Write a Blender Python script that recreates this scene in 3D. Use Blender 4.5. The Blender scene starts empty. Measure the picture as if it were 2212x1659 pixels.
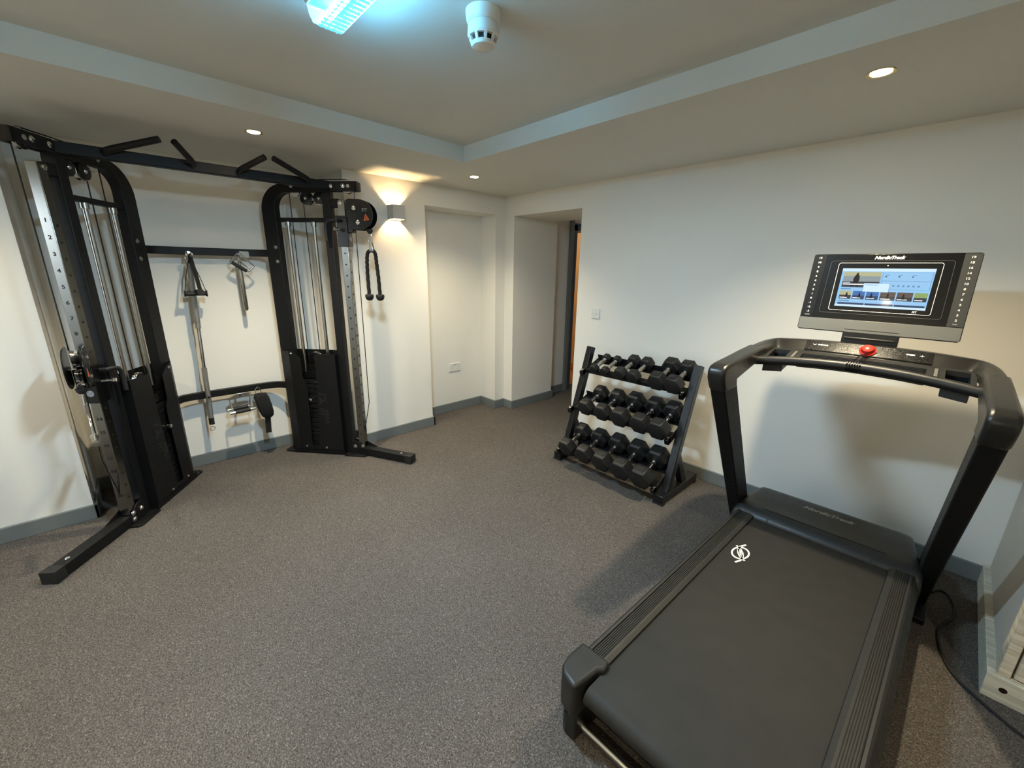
import bpy, bmesh, math, random
from mathutils import Vector, Matrix
random.seed(7)
D = bpy.data
SC = bpy.context.scene
COL = SC.collection
V = Vector
PI = math.pi

# ------------------------------------------------------------------ materials
def lin(c):
    return tuple(((x / 255) / 12.92 if x / 255 <= .04045 else ((x / 255 + .055) / 1.055) ** 2.4) for x in c) + (1,)

def mat(name, rgb, rough=.5, metal=0., var=0., vscale=40., bump=0., bscale=200., emit=None, estr=0., coat=0., spec=.5):
    m = D.materials.new(name); m.use_nodes = True
    nt = m.node_tree; b = nt.nodes['Principled BSDF']
    b.inputs['Base Color'].default_value = lin(rgb)
    b.inputs['Roughness'].default_value = rough
    b.inputs['Metallic'].default_value = metal
    b.inputs['Specular IOR Level'].default_value = spec
    b.inputs['Coat Weight'].default_value = coat
    if emit:
        b.inputs['Emission Color'].default_value = lin(emit); b.inputs['Emission Strength'].default_value = estr
    if var or bump:
        tc = nt.nodes.new('ShaderNodeTexCoord')
    if var:
        n = nt.nodes.new('ShaderNodeTexNoise'); n.inputs['Scale'].default_value = vscale; n.inputs['Detail'].default_value = 3
        nt.links.new(tc.outputs['Object'], n.inputs['Vector'])
        mp = nt.nodes.new('ShaderNodeMapRange')
        mp.inputs[1].default_value = .3; mp.inputs[2].default_value = .7
        mp.inputs[3].default_value = max(0, rough - var); mp.inputs[4].default_value = min(1, rough + var)
        nt.links.new(n.outputs['Fac'], mp.inputs[0]); nt.links.new(mp.outputs[0], b.inputs['Roughness'])
    if bump:
        n2 = nt.nodes.new('ShaderNodeTexNoise'); n2.inputs['Scale'].default_value = bscale; n2.inputs['Detail'].default_value = 2
        nt.links.new(tc.outputs['Object'], n2.inputs['Vector'])
        bp = nt.nodes.new('ShaderNodeBump'); bp.inputs['Strength'].default_value = bump; bp.inputs['Distance'].default_value = .002
        nt.links.new(n2.outputs['Fac'], bp.inputs['Height']); nt.links.new(bp.outputs['Normal'], b.inputs['Normal'])
    return m

def carpet_mat():
    m = D.materials.new('carpet'); m.use_nodes = True
    nt = m.node_tree; b = nt.nodes['Principled BSDF']; N = nt.nodes; L = nt.links
    b.inputs['Roughness'].default_value = .95; b.inputs['Specular IOR Level'].default_value = .1
    tc = N.new('ShaderNodeTexCoord')
    wv = N.new('ShaderNodeTexNoise'); wv.inputs['Scale'].default_value = 60
    L.new(tc.outputs['Object'], wv.inputs['Vector'])
    ad = N.new('ShaderNodeMixRGB'); ad.blend_type = 'ADD'; ad.inputs[0].default_value = .012
    L.new(tc.outputs['Object'], ad.inputs[1]); L.new(wv.outputs['Color'], ad.inputs[2])
    n1 = N.new('ShaderNodeTexNoise'); n1.inputs['Scale'].default_value = 210; n1.inputs['Detail'].default_value = 5; n1.inputs['Roughness'].default_value = .75
    L.new(ad.outputs[0], n1.inputs['Vector'])
    cr = N.new('ShaderNodeValToRGB')
    e = cr.color_ramp.elements
    e[0].position = .30; e[0].color = lin((42, 39, 36)); e[1].position = .72; e[1].color = lin((170, 163, 155))
    x = e.new(.46); x.color = lin((79, 74, 70)); x = e.new(.58); x.color = lin((107, 101, 96))
    L.new(n1.outputs['Fac'], cr.inputs[0])
    n2 = N.new('ShaderNodeTexNoise'); n2.inputs['Scale'].default_value = 1.3; n2.inputs['Detail'].default_value = 4
    L.new(tc.outputs['Object'], n2.inputs['Vector'])
    mp = N.new('ShaderNodeMapRange'); mp.inputs[1].default_value = .3; mp.inputs[2].default_value = .7; mp.inputs[3].default_value = .9; mp.inputs[4].default_value = 1.08
    L.new(n2.outputs['Fac'], mp.inputs[0])
    mu = N.new('ShaderNodeMixRGB'); mu.blend_type = 'MULTIPLY'; mu.inputs[0].default_value = 1
    L.new(cr.outputs[0], mu.inputs[1]); L.new(mp.outputs[0], mu.inputs[2]); L.new(mu.outputs[0], b.inputs['Base Color'])
    bp = N.new('ShaderNodeBump'); bp.inputs['Strength'].default_value = .7; bp.inputs['Distance'].default_value = .004
    L.new(n1.outputs['Fac'], bp.inputs['Height']); L.new(bp.outputs['Normal'], b.inputs['Normal'])
    return m

def wood_mat(name, c1, c2, scale=6., rough=.6, axis=(1, 14, 14)):
    m = D.materials.new(name); m.use_nodes = True
    nt = m.node_tree; b = nt.nodes['Principled BSDF']; N = nt.nodes; L = nt.links
    b.inputs['Roughness'].default_value = rough
    tc = N.new('ShaderNodeTexCoord'); mp = N.new('ShaderNodeMapping'); mp.inputs['Scale'].default_value = axis
    L.new(tc.outputs['Object'], mp.inputs['Vector'])
    n = N.new('ShaderNodeTexNoise'); n.inputs['Scale'].default_value = scale; n.inputs['Detail'].default_value = 6; n.inputs['Distortion'].default_value = .8
    L.new(mp.outputs[0], n.inputs['Vector'])
    cr = N.new('ShaderNodeValToRGB'); cr.color_ramp.elements[0].position = .35; cr.color_ramp.elements[0].color = lin(c1)
    cr.color_ramp.elements[1].position = .65; cr.color_ramp.elements[1].color = lin(c2)
    L.new(n.outputs['Fac'], cr.inputs[0]); L.new(cr.outputs[0], b.inputs['Base Color'])
    return m

M = {}
M['carpet'] = carpet_mat()
M['wall'] = mat('wall_paint', (234, 231, 223), .75, bump=.05, bscale=90)
M['ceil'] = mat('ceiling_paint', (216, 214, 206), .85, bump=.04, bscale=70)
M['skirt'] = mat('skirting_grey_paint', (112, 117, 117), .45, var=.08)
M['black'] = mat('black_powder_coat', (15, 15, 16), .52, var=.06, vscale=60, bump=.12, bscale=900, spec=.28)
M['black_gloss'] = mat('black_gloss', (9, 9, 10), .24)
M['black_plastic'] = mat('black_plastic', (23, 23, 23), .40, var=.05, vscale=25, bump=.08, bscale=1500)
M['dark_plastic'] = mat('dark_grey_plastic', (31, 31, 29), .5, var=.06, vscale=30, bump=.1, bscale=1200)
M['rubber'] = mat('black_rubber', (22, 22, 22), .62, var=.05, bump=.1, bscale=700)
M['hexrubber'] = mat('dumbbell_rubber', (19, 19, 20), .5, var=.08, vscale=35, bump=.12, bscale=500)
M['chrome'] = mat('chrome', (225, 225, 225), .13, 1.)
M['steel'] = mat('brushed_steel', (176, 174, 168), .27, 1.)
M['column'] = mat('zinc_column', (140, 140, 136), .24, 1.)
M['knurl'] = mat('knurled_steel', (165, 164, 160), .42, 1., bump=.8, bscale=1200)
M['belt'] = mat('running_belt', (34, 33, 30), .6, var=.05, vscale=12, bump=.25, bscale=1600, spec=.35)
M['strip_gloss'] = mat('control_strip_gloss', (14, 14, 14), .22, var=.10, vscale=220, bump=.15, bscale=900)
M['hood'] = mat('hood_plastic', (30, 31, 31), .42, var=.04, vscale=25, bump=.08, bscale=1500)
M['console'] = mat('console_plastic', (30, 29, 27), .33, var=.04, vscale=300, bump=.1, bscale=1500)
M['bezel'] = mat('bezel_grey', (92, 92, 90), .5)
M['white'] = mat('white_plastic', (225, 225, 220), .35)
M['whitemark'] = mat('white_lettering', (235, 235, 230), .5)
M['greymark'] = mat('grey_lettering', (150, 152, 152), .5)
M['darkmark'] = mat('dark_lettering', (20, 20, 20), .6)
M['orange'] = mat('orange_sticker', (225, 105, 35), .5)
M['red'] = mat('red_plastic', (205, 45, 32), .35)
M['silver'] = mat('silver_grey_plastic', (118, 117, 110), .42, .3, var=.05, vscale=30)
M['sideplate'] = mat('grey_side_plate', (62, 62, 59), .45, .2)
M['cloth'] = mat('black_webbing', (18, 18, 18), .9, bump=.6, bscale=600)
M['sconce'] = mat('sconce_grey', (196, 194, 188), .55)
M['cup'] = mat('cupboard_paint', (196, 190, 178), .7, bump=.05, bscale=60)
M['timber'] = wood_mat('whitewashed_timber', (178, 165, 140), (214, 205, 185), 5., .7, (2, 2, 14))
M['timber_y'] = wood_mat('whitewashed_plank', (176, 170, 152), (212, 207, 190), 5., .7, (1.2, 14, 14))
M['oak'] = wood_mat('oak_floor', (150, 105, 62), (196, 150, 98), 4., .45, (1, 9, 9))
M['doorframe'] = mat('dark_grey_door_paint', (62, 70, 80), .45)
M['warmwall'] = mat('warm_wall_paint', (214, 190, 150), .8)
M['brass'] = mat('dark_brass', (62, 44, 32), .45, .8)
M['vent'] = mat('vent_black', (8, 8, 9), .6)
M['navy'] = mat('recess_dark', (16, 20, 26), .5)
M['lamp'] = mat('lamp_glow', (255, 255, 255), .5, emit=(255, 226, 178), estr=130)
M['sconce_bulb'] = mat('sconce_bulb', (255, 255, 255), .5, emit=(255, 216, 158), estr=2100)
M['brassring'] = mat('brass_ring', (214, 190, 120), .25, .9)
M['tube'] = mat('tube_glow', (255, 255, 255), .5, emit=(185, 232, 255), estr=330)
def emis(name, rgb, s):
    m = D.materials.new(name); m.use_nodes = True
    b = m.node_tree.nodes['Principled BSDF']; b.inputs['Base Color'].default_value = (.01, .01, .012, 1); b.inputs['Roughness'].default_value = .06
    b.inputs['Emission Color'].default_value = lin(rgb); b.inputs['Emission Strength'].default_value = s
    return m
def diffuser_mat():
    m = D.materials.new('prismatic_diffuser'); m.use_nodes = True; nt = m.node_tree; N = nt.nodes; L = nt.links
    N.clear(); o = N.new('ShaderNodeOutputMaterial'); mx = N.new('ShaderNodeMixShader'); tr = N.new('ShaderNodeBsdfTransparent')
    p = N.new('ShaderNodeBsdfPrincipled'); p.inputs['Base Color'].default_value = lin((190, 225, 240)); p.inputs['Roughness'].default_value = .12
    p.inputs['Emission Color'].default_value = lin((120, 205, 245)); p.inputs['Emission Strength'].default_value = .55
    tr.inputs[0].default_value = lin((150, 222, 248))
    mx.inputs[0].default_value = .5; L.new(tr.outputs[0], mx.inputs[1]); L.new(p.outputs[0], mx.inputs[2]); L.new(mx.outputs[0], o.inputs[0])
    return m
M['diff'] = diffuser_mat()

# ------------------------------------------------------------------ mesh builder
class MB:
    def __init__(s): s.v = []; s.f = []; s.mi = []
    def add(s, vs, fs, mi=0):
        n = len(s.v); s.v += [V(p) for p in vs]
        for f in fs: s.f.append([i + n for i in f]); s.mi.append(mi)
        return s
    def hexa(s, p, mi=0):   # p: 8 points, bottom 4 (ccw) then top 4
        return s.add(p, [(3, 2, 1, 0), (4, 5, 6, 7), (0, 1, 5, 4), (1, 2, 6, 5), (2, 3, 7, 6), (3, 0, 4, 7)], mi)
    def box(s, x0, x1, y0, y1, z0, z1, fn=None, mi=0):
        p = [(x0, y0, z0), (x1, y0, z0), (x1, y1, z0), (x0, y1, z0), (x0, y0, z1), (x1, y0, z1), (x1, y1, z1), (x0, y1, z1)]
        return s.hexa([fn(*q) for q in p] if fn else p, mi)
    def prism(s, poly, t0, t1, fn, mi=0):   # poly list of (p,q); fn(p,q,t)->point
        n = len(poly)
        vs = [fn(p, q, t0) for p, q in poly] + [fn(p, q, t1) for p, q in poly]
        fs = [list(range(n))[::-1], list(range(n, 2 * n))] + [(i, (i + 1) % n, n + (i + 1) % n, n + i) for i in range(n)]
        return s.add(vs, fs, mi)
    def loft(s, secs, closed=False, caps=True, mi=0):
        n = len(secs[0]); vs = [p for c in secs for p in c]; fs = []
        m = len(secs)
        for j in range(m if closed else m - 1):
            a = j * n; b = ((j + 1) % m) * n
            for i in range(n):
                k = (i + 1) % n; fs.append((a + i, a + k, b + k, b + i))
        if caps and not closed: fs += [list(range(n))[::-1], list(range((m - 1) * n, m * n))]
        return s.add(vs, fs, mi)
    def tube(s, pts, r, seg=12, closed=False, mi=0, rfun=None, up=None):
        pts = [V(p) for p in pts]; m = len(pts); secs = []; prev = None
        for i, p in enumerate(pts):
            if closed: t = (pts[(i + 1) % m] - pts[i - 1])
            else: t = pts[min(i + 1, m - 1)] - pts[max(i - 1, 0)]
            t.normalize()
            if prev is None:
                a = V(up) if up else (V((0, 0, 1)) if abs(t.z) < .9 else V((1, 0, 0)))
                n1 = (a - t * a.dot(t)).normalized()
            else:
                n1 = (prev - t * prev.dot(t)).normalized()
            prev = n1; n2 = t.cross(n1)
            rr = r[i] if isinstance(r, (list, tuple)) else r
            secs.append([p + (n1 * math.cos(2 * PI * k / seg) + n2 * math.sin(2 * PI * k / seg)) * (rfun(i, k) if rfun else rr) for k in range(seg)])
        return s.loft(secs, closed, True, mi)
    def bar(s, pts, w, h, up=(0, 0, 1), mi=0):   # rectangular sweep: w across, h along 'up'
        pts = [V(p) for p in pts]; m = len(pts); secs = []; up = V(up)
        for i, p in enumerate(pts):
            d0 = (pts[i] - pts[i - 1]).normalized() if i else None
            d1 = (pts[i + 1] - pts[i]).normalized() if i < m - 1 else None
            t = (d0 + d1).normalized() if d0 and d1 else (d0 or d1)
            a = t.cross(up).normalized(); u2 = a.cross(t).normalized()
            k = 1 / max(.3, t.dot(d0)) if d0 and d1 else 1
            secs.append([p + a * (sx * w / 2 * k) + u2 * (sz * h / 2) for sx, sz in ((-1, -1), (1, -1), (1, 1), (-1, 1))])
        return s.loft(secs, False, True, mi)
    def lathe(s, prof, o, ax, seg=24, mi=0):   # prof: (r, h) along axis ax from o
        o = V(o); ax = V(ax).normalized(); a = V((0, 0, 1)) if abs(ax.z) < .9 else V((1, 0, 0))
        n1 = (a - ax * a.dot(ax)).normalized(); n2 = ax.cross(n1)
        secs = [[o + ax * h + (n1 * math.cos(2 * PI * k / seg) + n2 * math.sin(2 * PI * k / seg)) * max(r, 1e-5) for k in range(seg)] for r, h in prof]
        return s.loft(secs, False, True, mi)
    def cyl(s, p0, p1, r, seg=16, mi=0):
        p0 = V(p0); p1 = V(p1); L = (p1 - p0).length
        return s.lathe([(r, 0), (r, L)], p0, p1 - p0, seg, mi)

def obj(name, mb, m, parent=None, bevel=0, segs=2, smooth=True, sub=0, kind=None, label=None, ang=35, loc=None):
    me = D.meshes.new(name); me.from_pydata(mb.v, [], mb.f)
    ms = m if isinstance(m, (list, tuple)) else [m]
    for k in ms: me.materials.append(M[k] if isinstance(k, str) else k)
    bm = bmesh.new(); bm.from_mesh(me)
    for f, i in zip(bm.faces, mb.mi): f.material_index = i
    bmesh.ops.recalc_face_normals(bm, faces=bm.faces); bm.to_mesh(me); bm.free()
    if smooth:
        me.polygons.foreach_set('use_smooth', [True] * len(me.polygons)); me.set_sharp_from_angle(angle=math.radians(ang))
    o = D.objects.new(name, me); COL.objects.link(o)
    if parent is not None: adopt(o, parent)
    if bevel:
        b = o.modifiers.new('bevel', 'BEVEL'); b.width = bevel; b.segments = segs; b.limit_method = 'ANGLE'; b.angle_limit = math.radians(40); b.harden_normals = False
    if sub:
        b = o.modifiers.new('sub', 'SUBSURF'); b.levels = sub; b.render_levels = sub
    if kind: o['kind'] = kind
    if label: o['label'] = label
    return o

def world_loc(o):
    l = V((0, 0, 0))
    while o is not None: l = l + o.location; o = o.parent
    return l
def adopt(o, p):    # geometry is in world coordinates; keep it there
    o.parent = p; o.location = -world_loc(p)

def thing(name, label, cat, loc, group=None):
    o = D.objects.new(name, None); COL.objects.link(o); o.empty_display_size = .1
    o.location = loc; return tag(o, label, cat, group)
def tag(o, label, cat, group=None):
    o['label'] = label; o['category'] = cat
    if group: o['group'] = group
    return o

def text(name, s, size, o, right, up, m, parent, ext=.0004, shear=0., fat=0., align='CENTER', sx=1., lift=.0006):
    cu = D.curves.new('txt', 'FONT'); cu.body = s; cu.size = size; cu.align_x = align; cu.align_y = 'CENTER'
    cu.shear = shear; cu.offset = fat; cu.extrude = ext; cu.resolution_u = 3
    t = D.objects.new('txt', cu); COL.objects.link(t)
    bpy.context.view_layer.update()
    dg = bpy.context.evaluated_depsgraph_get()
    me = D.meshes.new_from_object(t.evaluated_get(dg))
    D.objects.remove(t); D.curves.remove(cu)
    r = V(right).normalized(); u = V(up); u = (u - r * u.dot(r)).normalized(); n = r.cross(u)
    for v in me.vertices:
        c = v.co.copy(); v.co = V(o) + r * (c.x * sx) + u * c.y + n * (c.z + lift)
    me.materials.clear(); me.materials.append(M[m]); me.name = name
    ob = D.objects.new(name, me); COL.objects.link(ob)
    if parent is not None: adopt(ob, parent)
    return ob
def join_into(objs):   # merge several lettering meshes of one part into one mesh object
    bm = bmesh.new()
    for o in objs: bm.from_mesh(o.data)
    bm.to_mesh(objs[0].data); bm.free()
    for o in objs[1:]: D.objects.remove(o)
    return objs[0]

def arc(c, r, a0, a1, n, e1, e2):
    c = V(c); e1 = V(e1); e2 = V(e2)
    return [c + e1 * (r * math.cos(a0 + (a1 - a0) * i / n)) + e2 * (r * math.sin(a0 + (a1 - a0) * i / n)) for i in range(n + 1)]

# ------------------------------------------------------------------ camera
CAM = (3.32967246, -2.96273230, 1.5)
yaw, pitch, roll, F = 2.39320409, -0.272152587, 0.0157000914, 887.35273
f = V((math.cos(yaw) * math.cos(pitch), math.sin(yaw) * math.cos(pitch), math.sin(pitch)))
r = V((math.sin(yaw), -math.cos(yaw), 0)); u = r.cross(f)
r2 = r * math.cos(roll) + u * math.sin(roll); u2 = -r * math.sin(roll) + u * math.cos(roll)
cd = D.cameras.new('camera'); cam = D.objects.new('camera', cd); COL.objects.link(cam)
cd.sensor_fit = 'HORIZONTAL'; cd.sensor_width = 36; cd.lens = 36 * F / 2212; cd.clip_start = .03
mw = Matrix(((r2.x, u2.x, -f.x), (r2.y, u2.y, -f.y), (r2.z, u2.z, -f.z))).to_4x4(); mw.translation = V(CAM)
cam.matrix_world = mw; SC.camera = cam

# ------------------------------------------------------------------ room shell
H = 2.1955; HT = 2.293; XR = 5.2; YB = -5.0
def S(name, mb, m, bevel=0):
    o = obj(name, mb, m, bevel=bevel, smooth=False); o['kind'] = 'structure'; return o

S('floor', MB().box(-.6, XR, YB, 2.6, -.05, 0), 'carpet')
b = MB()   # left wall: near part, recess, pier with the sconce, niche, corner pier
b.box(-.6, 0, YB - .1, -3.322, 0, H + .2)
b.box(-.6, -.425, -3.322, -1.628, 0, H + .2)
b.box(-.6, 0, -1.628, -.932, 0, H + .2)
b.box(-.6, -.241, -.932, -.129, 0, H + .2)
b.box(-.241, 0, -.932, -.129, 2.022, H + .2)
b.box(-.6, 0, -.129, .0, 0, H + .2)
S('wall_left', b, 'wall')
b = MB()   # treadmill wall with the door opening, deep reveal
b.box(-.6, .134, 0, .65, 0, H + .2)
b.box(.134, .977, 0, .65, 2.008, H + .2)
b.box(.977, XR + .1, 0, .65, 0, H + .2)
S('wall_right', b, 'wall')
S('wall_far', MB().box(XR, XR + .1, YB, 0, 0, H + .2), 'wall')
b = MB()   # wall behind the camera with a window opening
WX0, WX1, WZ0, WZ1 = .25, 1.05, 1.0, 2.08
b.box(0, WX0, YB - .25, YB, 0, H + .2); b.box(WX1, XR + .1, YB - .25, YB, 0, H + .2)
b.box(WX0, WX1, YB - .25, YB, 0, WZ0); b.box(WX0, WX1, YB - .25, YB, WZ1, H + .2)
S('wall_rear', b, 'wall')
b = MB()   # window frame and sill
for x0, x1 in ((WX0, WX0 + .06), (WX1 - .06, WX1), (.63, .67)): b.box(x0, x1, YB - .16, YB - .1, WZ0, WZ1)
b.box(WX0, WX1, YB - .16, YB - .1, WZ0, WZ0 + .06); b.box(WX0, WX1, YB - .16, YB - .1, WZ1 - .06, WZ1)
b.box(WX0 - .04, WX1 + .04, YB - .1, YB + .05, WZ0 - .03, WZ0)
S('window_1', b, 'white')
TX0, TX1, TY0, TY1 = .825, 4.25, -1.112, -4.05   # raised tray in the ceiling
tl = .93
b = MB()
for poly in ([(-.6, .65), (XR + .1, .65), (XR + .1, TY0), (-.6, TY0)], [(-.6, TY0), (TX0, TY0), (tl, TY1), (-.6, TY1)],
             [(TX1, TY0), (XR + .1, TY0), (XR + .1, TY1), (TX1, TY1)], [(-.6, TY1), (XR + .1, TY1), (XR + .1, YB - .2), (-.6, YB - .2)]):
    b.prism(poly, H, HT, lambda p, q, t: (p, q, t))
b.box(-.6, XR + .1, YB - .2, .65, HT, HT + .08)
S('ceiling', b, 'ceil')

# hallway beyond the door opening and the lit room off it
b = MB()
b.box(-.12, .02, .65, 1.05, 0, 2.3); b.box(-.12, .02, 1.95, 2.6, 0, 2.3); b.box(-.12, .02, 1.05, 1.95, 2.02, 2.3)
S('wall_hall_left', b, 'wall')
b = MB(); b.box(1.25, 1.35, .65, 2.6, 0, 2.3); b.box(.977, 1.25, .6, .65, 0, 2.3); b.box(-.12, 1.35, 2.5, 2.6, 0, 2.3)
S('wall_hall_end', b, 'wall')
S('ceiling_hall', MB().box(-.12, 1.35, .65, 2.6, 2.21, 2.3), 'ceil')
b = MB(); b.box(-2.6, -.12, 1.95, 2.05, 0, 2.3); b.box(-2.6, -2.5, .7, 2.05, 0, 2.3); b.box(-2.6, -.12, .65, .75, 0, 2.3)
S('wall_side_room', b, 'warmwall')
S('floor_side_room', MB().box(-2.6, -.1, .7, 2.05, -.02, .002), 'oak')
S('ceiling_side_room', MB().box(-2.6, -.12, .65, 2.05, 2.21, 2.3), 'ceil')
S('baseboard_side_room', MB().box(-2.5, -.12, 1.932, 1.95, 0, .11), 'oak', .003)
b = MB()   # dark door frame
b.box(-.13, .045, 1.05, 1.115, 0, 2.02); b.box(-.13, .045, 1.885, 1.95, 0, 2.02); b.box(-.13, .045, 1.05, 1.95, 1.95, 2.03)
b.box(-.09, -.05, 1.115, 1.13, 0, 1.95)
S('trim_1', b, 'doorframe', .003)
S('trim_2', MB().box(.02, .05, .99, 1.05, .0, 2.06), 'skirt', .003)

# skirting boards
SK = .018; SH = .09
def skirt(name, boxes):
    b = MB()
    for x0, x1, y0, y1 in boxes: b.box(x0, x1, y0, y1, 0, SH)
    S(name, b, 'skirt', .003)
skirt('baseboard_left', [(0, SK, YB, -3.322 + SK), (-.425, SK, -3.322, -3.322 + SK), (-.425, -.425 + SK, -3.3, -1.65), (-.425, SK, -1.628 - SK, -1.628),
                         (0, SK, -1.628, -.932 + SK), (-.241, SK, -.932, -.932 + SK), (-.241, -.241 + SK, -.914, -.147), (-.241, SK, -.129 - SK, -.129), (0, SK, -.129, 0)])
skirt('baseboard_right', [(SK, .134 + SK, -SK, 0), (.134, .134 + SK, 0, .65 + SK), (.02, .134, .65, .65 + SK), (.977 - SK, 3.668, -SK, 0), (.977 - SK, .977, 0, .65)])
skirt('baseboard_hall', [(.02, .02 + SK, .668, .99)])

# ------------------------------------------------------------------ functional trainer
PR = {'R': (-.2206, -2.0676, 41.5), 'L': (-.2215, -2.8749, 33.5)}
def tower(side):
    x, y, a = PR[side]; a = math.radians(a); sg = 1 if side == 'R' else -1
    O = V((x, y, 0)); eu = V((math.cos(a), sg * math.sin(a), 0)); ev = V((math.sin(a), -sg * math.cos(a), 0))
    return lambda p, q, z: O + eu * p + ev * q + V((0, 0, z)), eu, ev
MACH = thing('cable_machine', 'black dual tower cable machine with pull-up bar and numbered steel columns in the wall recess', 'gym machine', (0, -2.477, 0))
def part(name, mb, m, parent=None, **k): return obj(name, mb, m, parent or MACH, **k)

def wheel(T, ev, u0, z0, r_, w, m1='chrome', parent=None, name='pulley', cover=True):
    c = T(u0, 0, z0); b = MB()
    prof = [(r_ * .25, -w / 2), (r_ * .97, -w / 2), (r_, -w / 2 + .002), (r_ * .86, 0), (r_, w / 2 - .002), (r_ * .97, w / 2), (r_ * .25, w / 2)]
    b.lathe(prof, c, ev, 32)
    p = part(name, b, m1, parent)
    if cover:
        b = MB()
        for s in (-1, 1): b.lathe([(r_ * .2, 0), (r_ * .93, 0), (r_ * .93, .006), (r_ * .2, .008)], c + ev * (s * (w / 2 + .001) - (.004 if s < 0 else 0)), ev, 28)
        part('pulley_cover', b, 'black_gloss', p)
        b = MB(); b.lathe([(.0, 0), (.011, 0), (.011, .006), (.007, .010), (0, .011)], c + ev * (w / 2 + .006), ev, 14)
        part('axle_bolt', b, 'chrome', p)
    return p
def bolt(b, c, n, r_=.009):
    n = V(n).normalized(); b.lathe([(r_ * 1.35, 0), (r_ * 1.35, .002), (r_, .003), (r_ * .8, .007), (0, .0085)], c, n, 12)

def bolts(parent, items, m='chrome', name='bolt'):
    for c, n, r_ in items:
        b = MB(); bolt(b, c, n, r_); obj(name, b, m, parent)
COLZ = lambda n: .201 + (20 - n) * .0786
def build_tower(side, zc, sleeve_no):
    T, eu, ev = tower(side); sg = 1 if side == 'R' else -1
    # rear upright with its curved top running forward as the roof tube
    pts_o = [(-.068, .012), (-.068, 1.88)]; pts_i = [(.036, .012), (.036, 1.90)]
    n = 12
    for i in range(1, n + 1):
        a = PI - (PI / 2) * i / n
        pts_o.append((.115 + .183 * math.cos(a), 1.88 + .183 * math.sin(a)))
        pts_i.append((.145 + .109 * math.cos(a), 1.90 + .105 * math.sin(a)))
    pts_o.append((.457, 2.063)); pts_i.append((.457, 2.005))
    b = MB()
    secs = [[T(o[0], -.029, o[1]), T(o[0], .029, o[1]), T(i[0], .029, i[1]), T(i[0], -.029, i[1])] for o, i in zip(pts_o, pts_i)]
    b.loft(secs)
    fr = part('arched_upright', b, 'black', bevel=.004)
    bolts(fr, [(T(.004, .029, z), ev, .011) for z in (1.632, 1.53)] + [(T(.004, .029, z), ev, .010) for z in (.622, .533)] + [(T(.178, .029, 2.045), ev, .010)], 'steel')
    part('front_upright', MB().box(.397, .457, -.03, .03, .012, 2.006, T), 'black', bevel=.004)
    # roof end channel with its pulley
    ec = part('roof_channel', MB().box(.448, .662, -.036, -.016, 2.012, 2.073, T).box(.448, .662, .016, .036, 2.012, 2.073, T).box(.448, .52, -.03, .03, 2.016, 2.07, T).box(.645, .664, -.036, .036, 2.012, 2.073, T), 'black', bevel=.003)
    bolts(ec, [(T(uu, .036, 2.043), ev, .011) for uu in (.475, .565)])
    b = MB(); b.lathe([(.006, 0), (.012, 0), (.012, .002), (.006, .002)], T(.603, .036, 2.041), ev, 16)
    part('ring_mark', b, 'chrome', ec)
    wheel(T, ev, .583, 2.041, .046, .022, cover=False)
    gus = MB().prism([(.40, 2.006), (.458, 2.006), (.458, 1.93), (.445, 1.935)], -.026, .026, lambda p, q, t: T(p, t, q))
    part('gusset', gus, 'black', bevel=.002)
    # arm holding the column
    ar = part('column_arm', MB().box(.455, .512, -.026, .026, 1.905, 1.962, T), 'black', bevel=.003)
    b = MB(); bolt(b, T(.525, .026, 1.936), ev, .011); part('bolt', b, 'chrome', ar)
    # cross brace, guide rods, cables, pulleys
    part('rod_brace', MB().box(.034, .399, -.02, .02, 1.808, 1.836, T), 'black', bevel=.003)
    for uu in (.106, .304):
        rd = part('guide_rod', MB().cyl(T(uu, 0, .06), T(uu, 0, 1.81), .0125, 16), 'steel')
        b = MB(); b.lathe([(.0125, 0), (.021, 0), (.021, .03), (.0125, .03)], T(uu, 0, 1.778), (0, 0, 1), 18); part('rod_collar', b, 'steel', rd)
    for uu, z0, z1 in ((.142, .82, 2.006), (.242, .84, 1.96)):
        part('cable', MB().cyl(T(uu, 0, z0), T(uu, 0, z1), .0032, 8), 'black_gloss')
    part('cable', MB().tube([T(.16, 0, 2.02), T(.19, 0, 2.066), T(.24, 0, 2.088), T(.40, 0, 2.09), T(.58, 0, 2.089), T(.61, 0, 2.075), T(.628, 0, 2.041), T(.629, 0, 1.99), T(.629, 0, zc + .30)], .0032, 8), 'black_gloss')
    wheel(T, ev, .272, 1.966, .046, .024)
    b = MB().box(.25, .29, -.02, .02, 1.985, 2.008, T); part('pulley_bracket', b, 'black')
    wheel(T, ev, .372, 1.966, .045, .024)
    wheel(T, ev, .19, 2.008, .032, .02, cover=False)
    # weight stack, its top carriage and the selector
    ws = part('stack_base', MB().box(.085, .325, -.055, .055, .02, .06, T), 'black')
    for i in range(14):
        z = .065 + i * .041
        wp = part('weight_plate', MB().box(.088, .322, -.052, .052, z, z + .036, T), 'black', bevel=.003)
        b = MB(); b.lathe([(.0045, 0), (.0045, .001), (0, .001)], T(.214, .0518, z + .018), ev, 8); part('pin_hole', b, 'greymark', wp)
    part('stack_head', MB().box(.086, .324, -.054, .054, .645, .70, T).box(.135, .275, -.03, .03, .70, .75, T), 'black_gloss', bevel=.003)
    wheel(T, ev, .205, .80, .05, .024)
    b = MB(); b.lathe([(.004, -.02), (.004, .012), (.013, .012), (.014, .02), (.012, .032), (.006, .037), (0, .037)], T(.176, .07, .48), ev, 20)
    pin = part('selector_pin', b, 'chrome')
    part('pin_cord', MB().tube([T(.215, .058, .66), T(.213, .07, .63), T(.205, .075, .58), T(.192, .078, .53), T(.18, .078, .485)], .0025, 6), 'black_gloss', pin)
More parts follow.
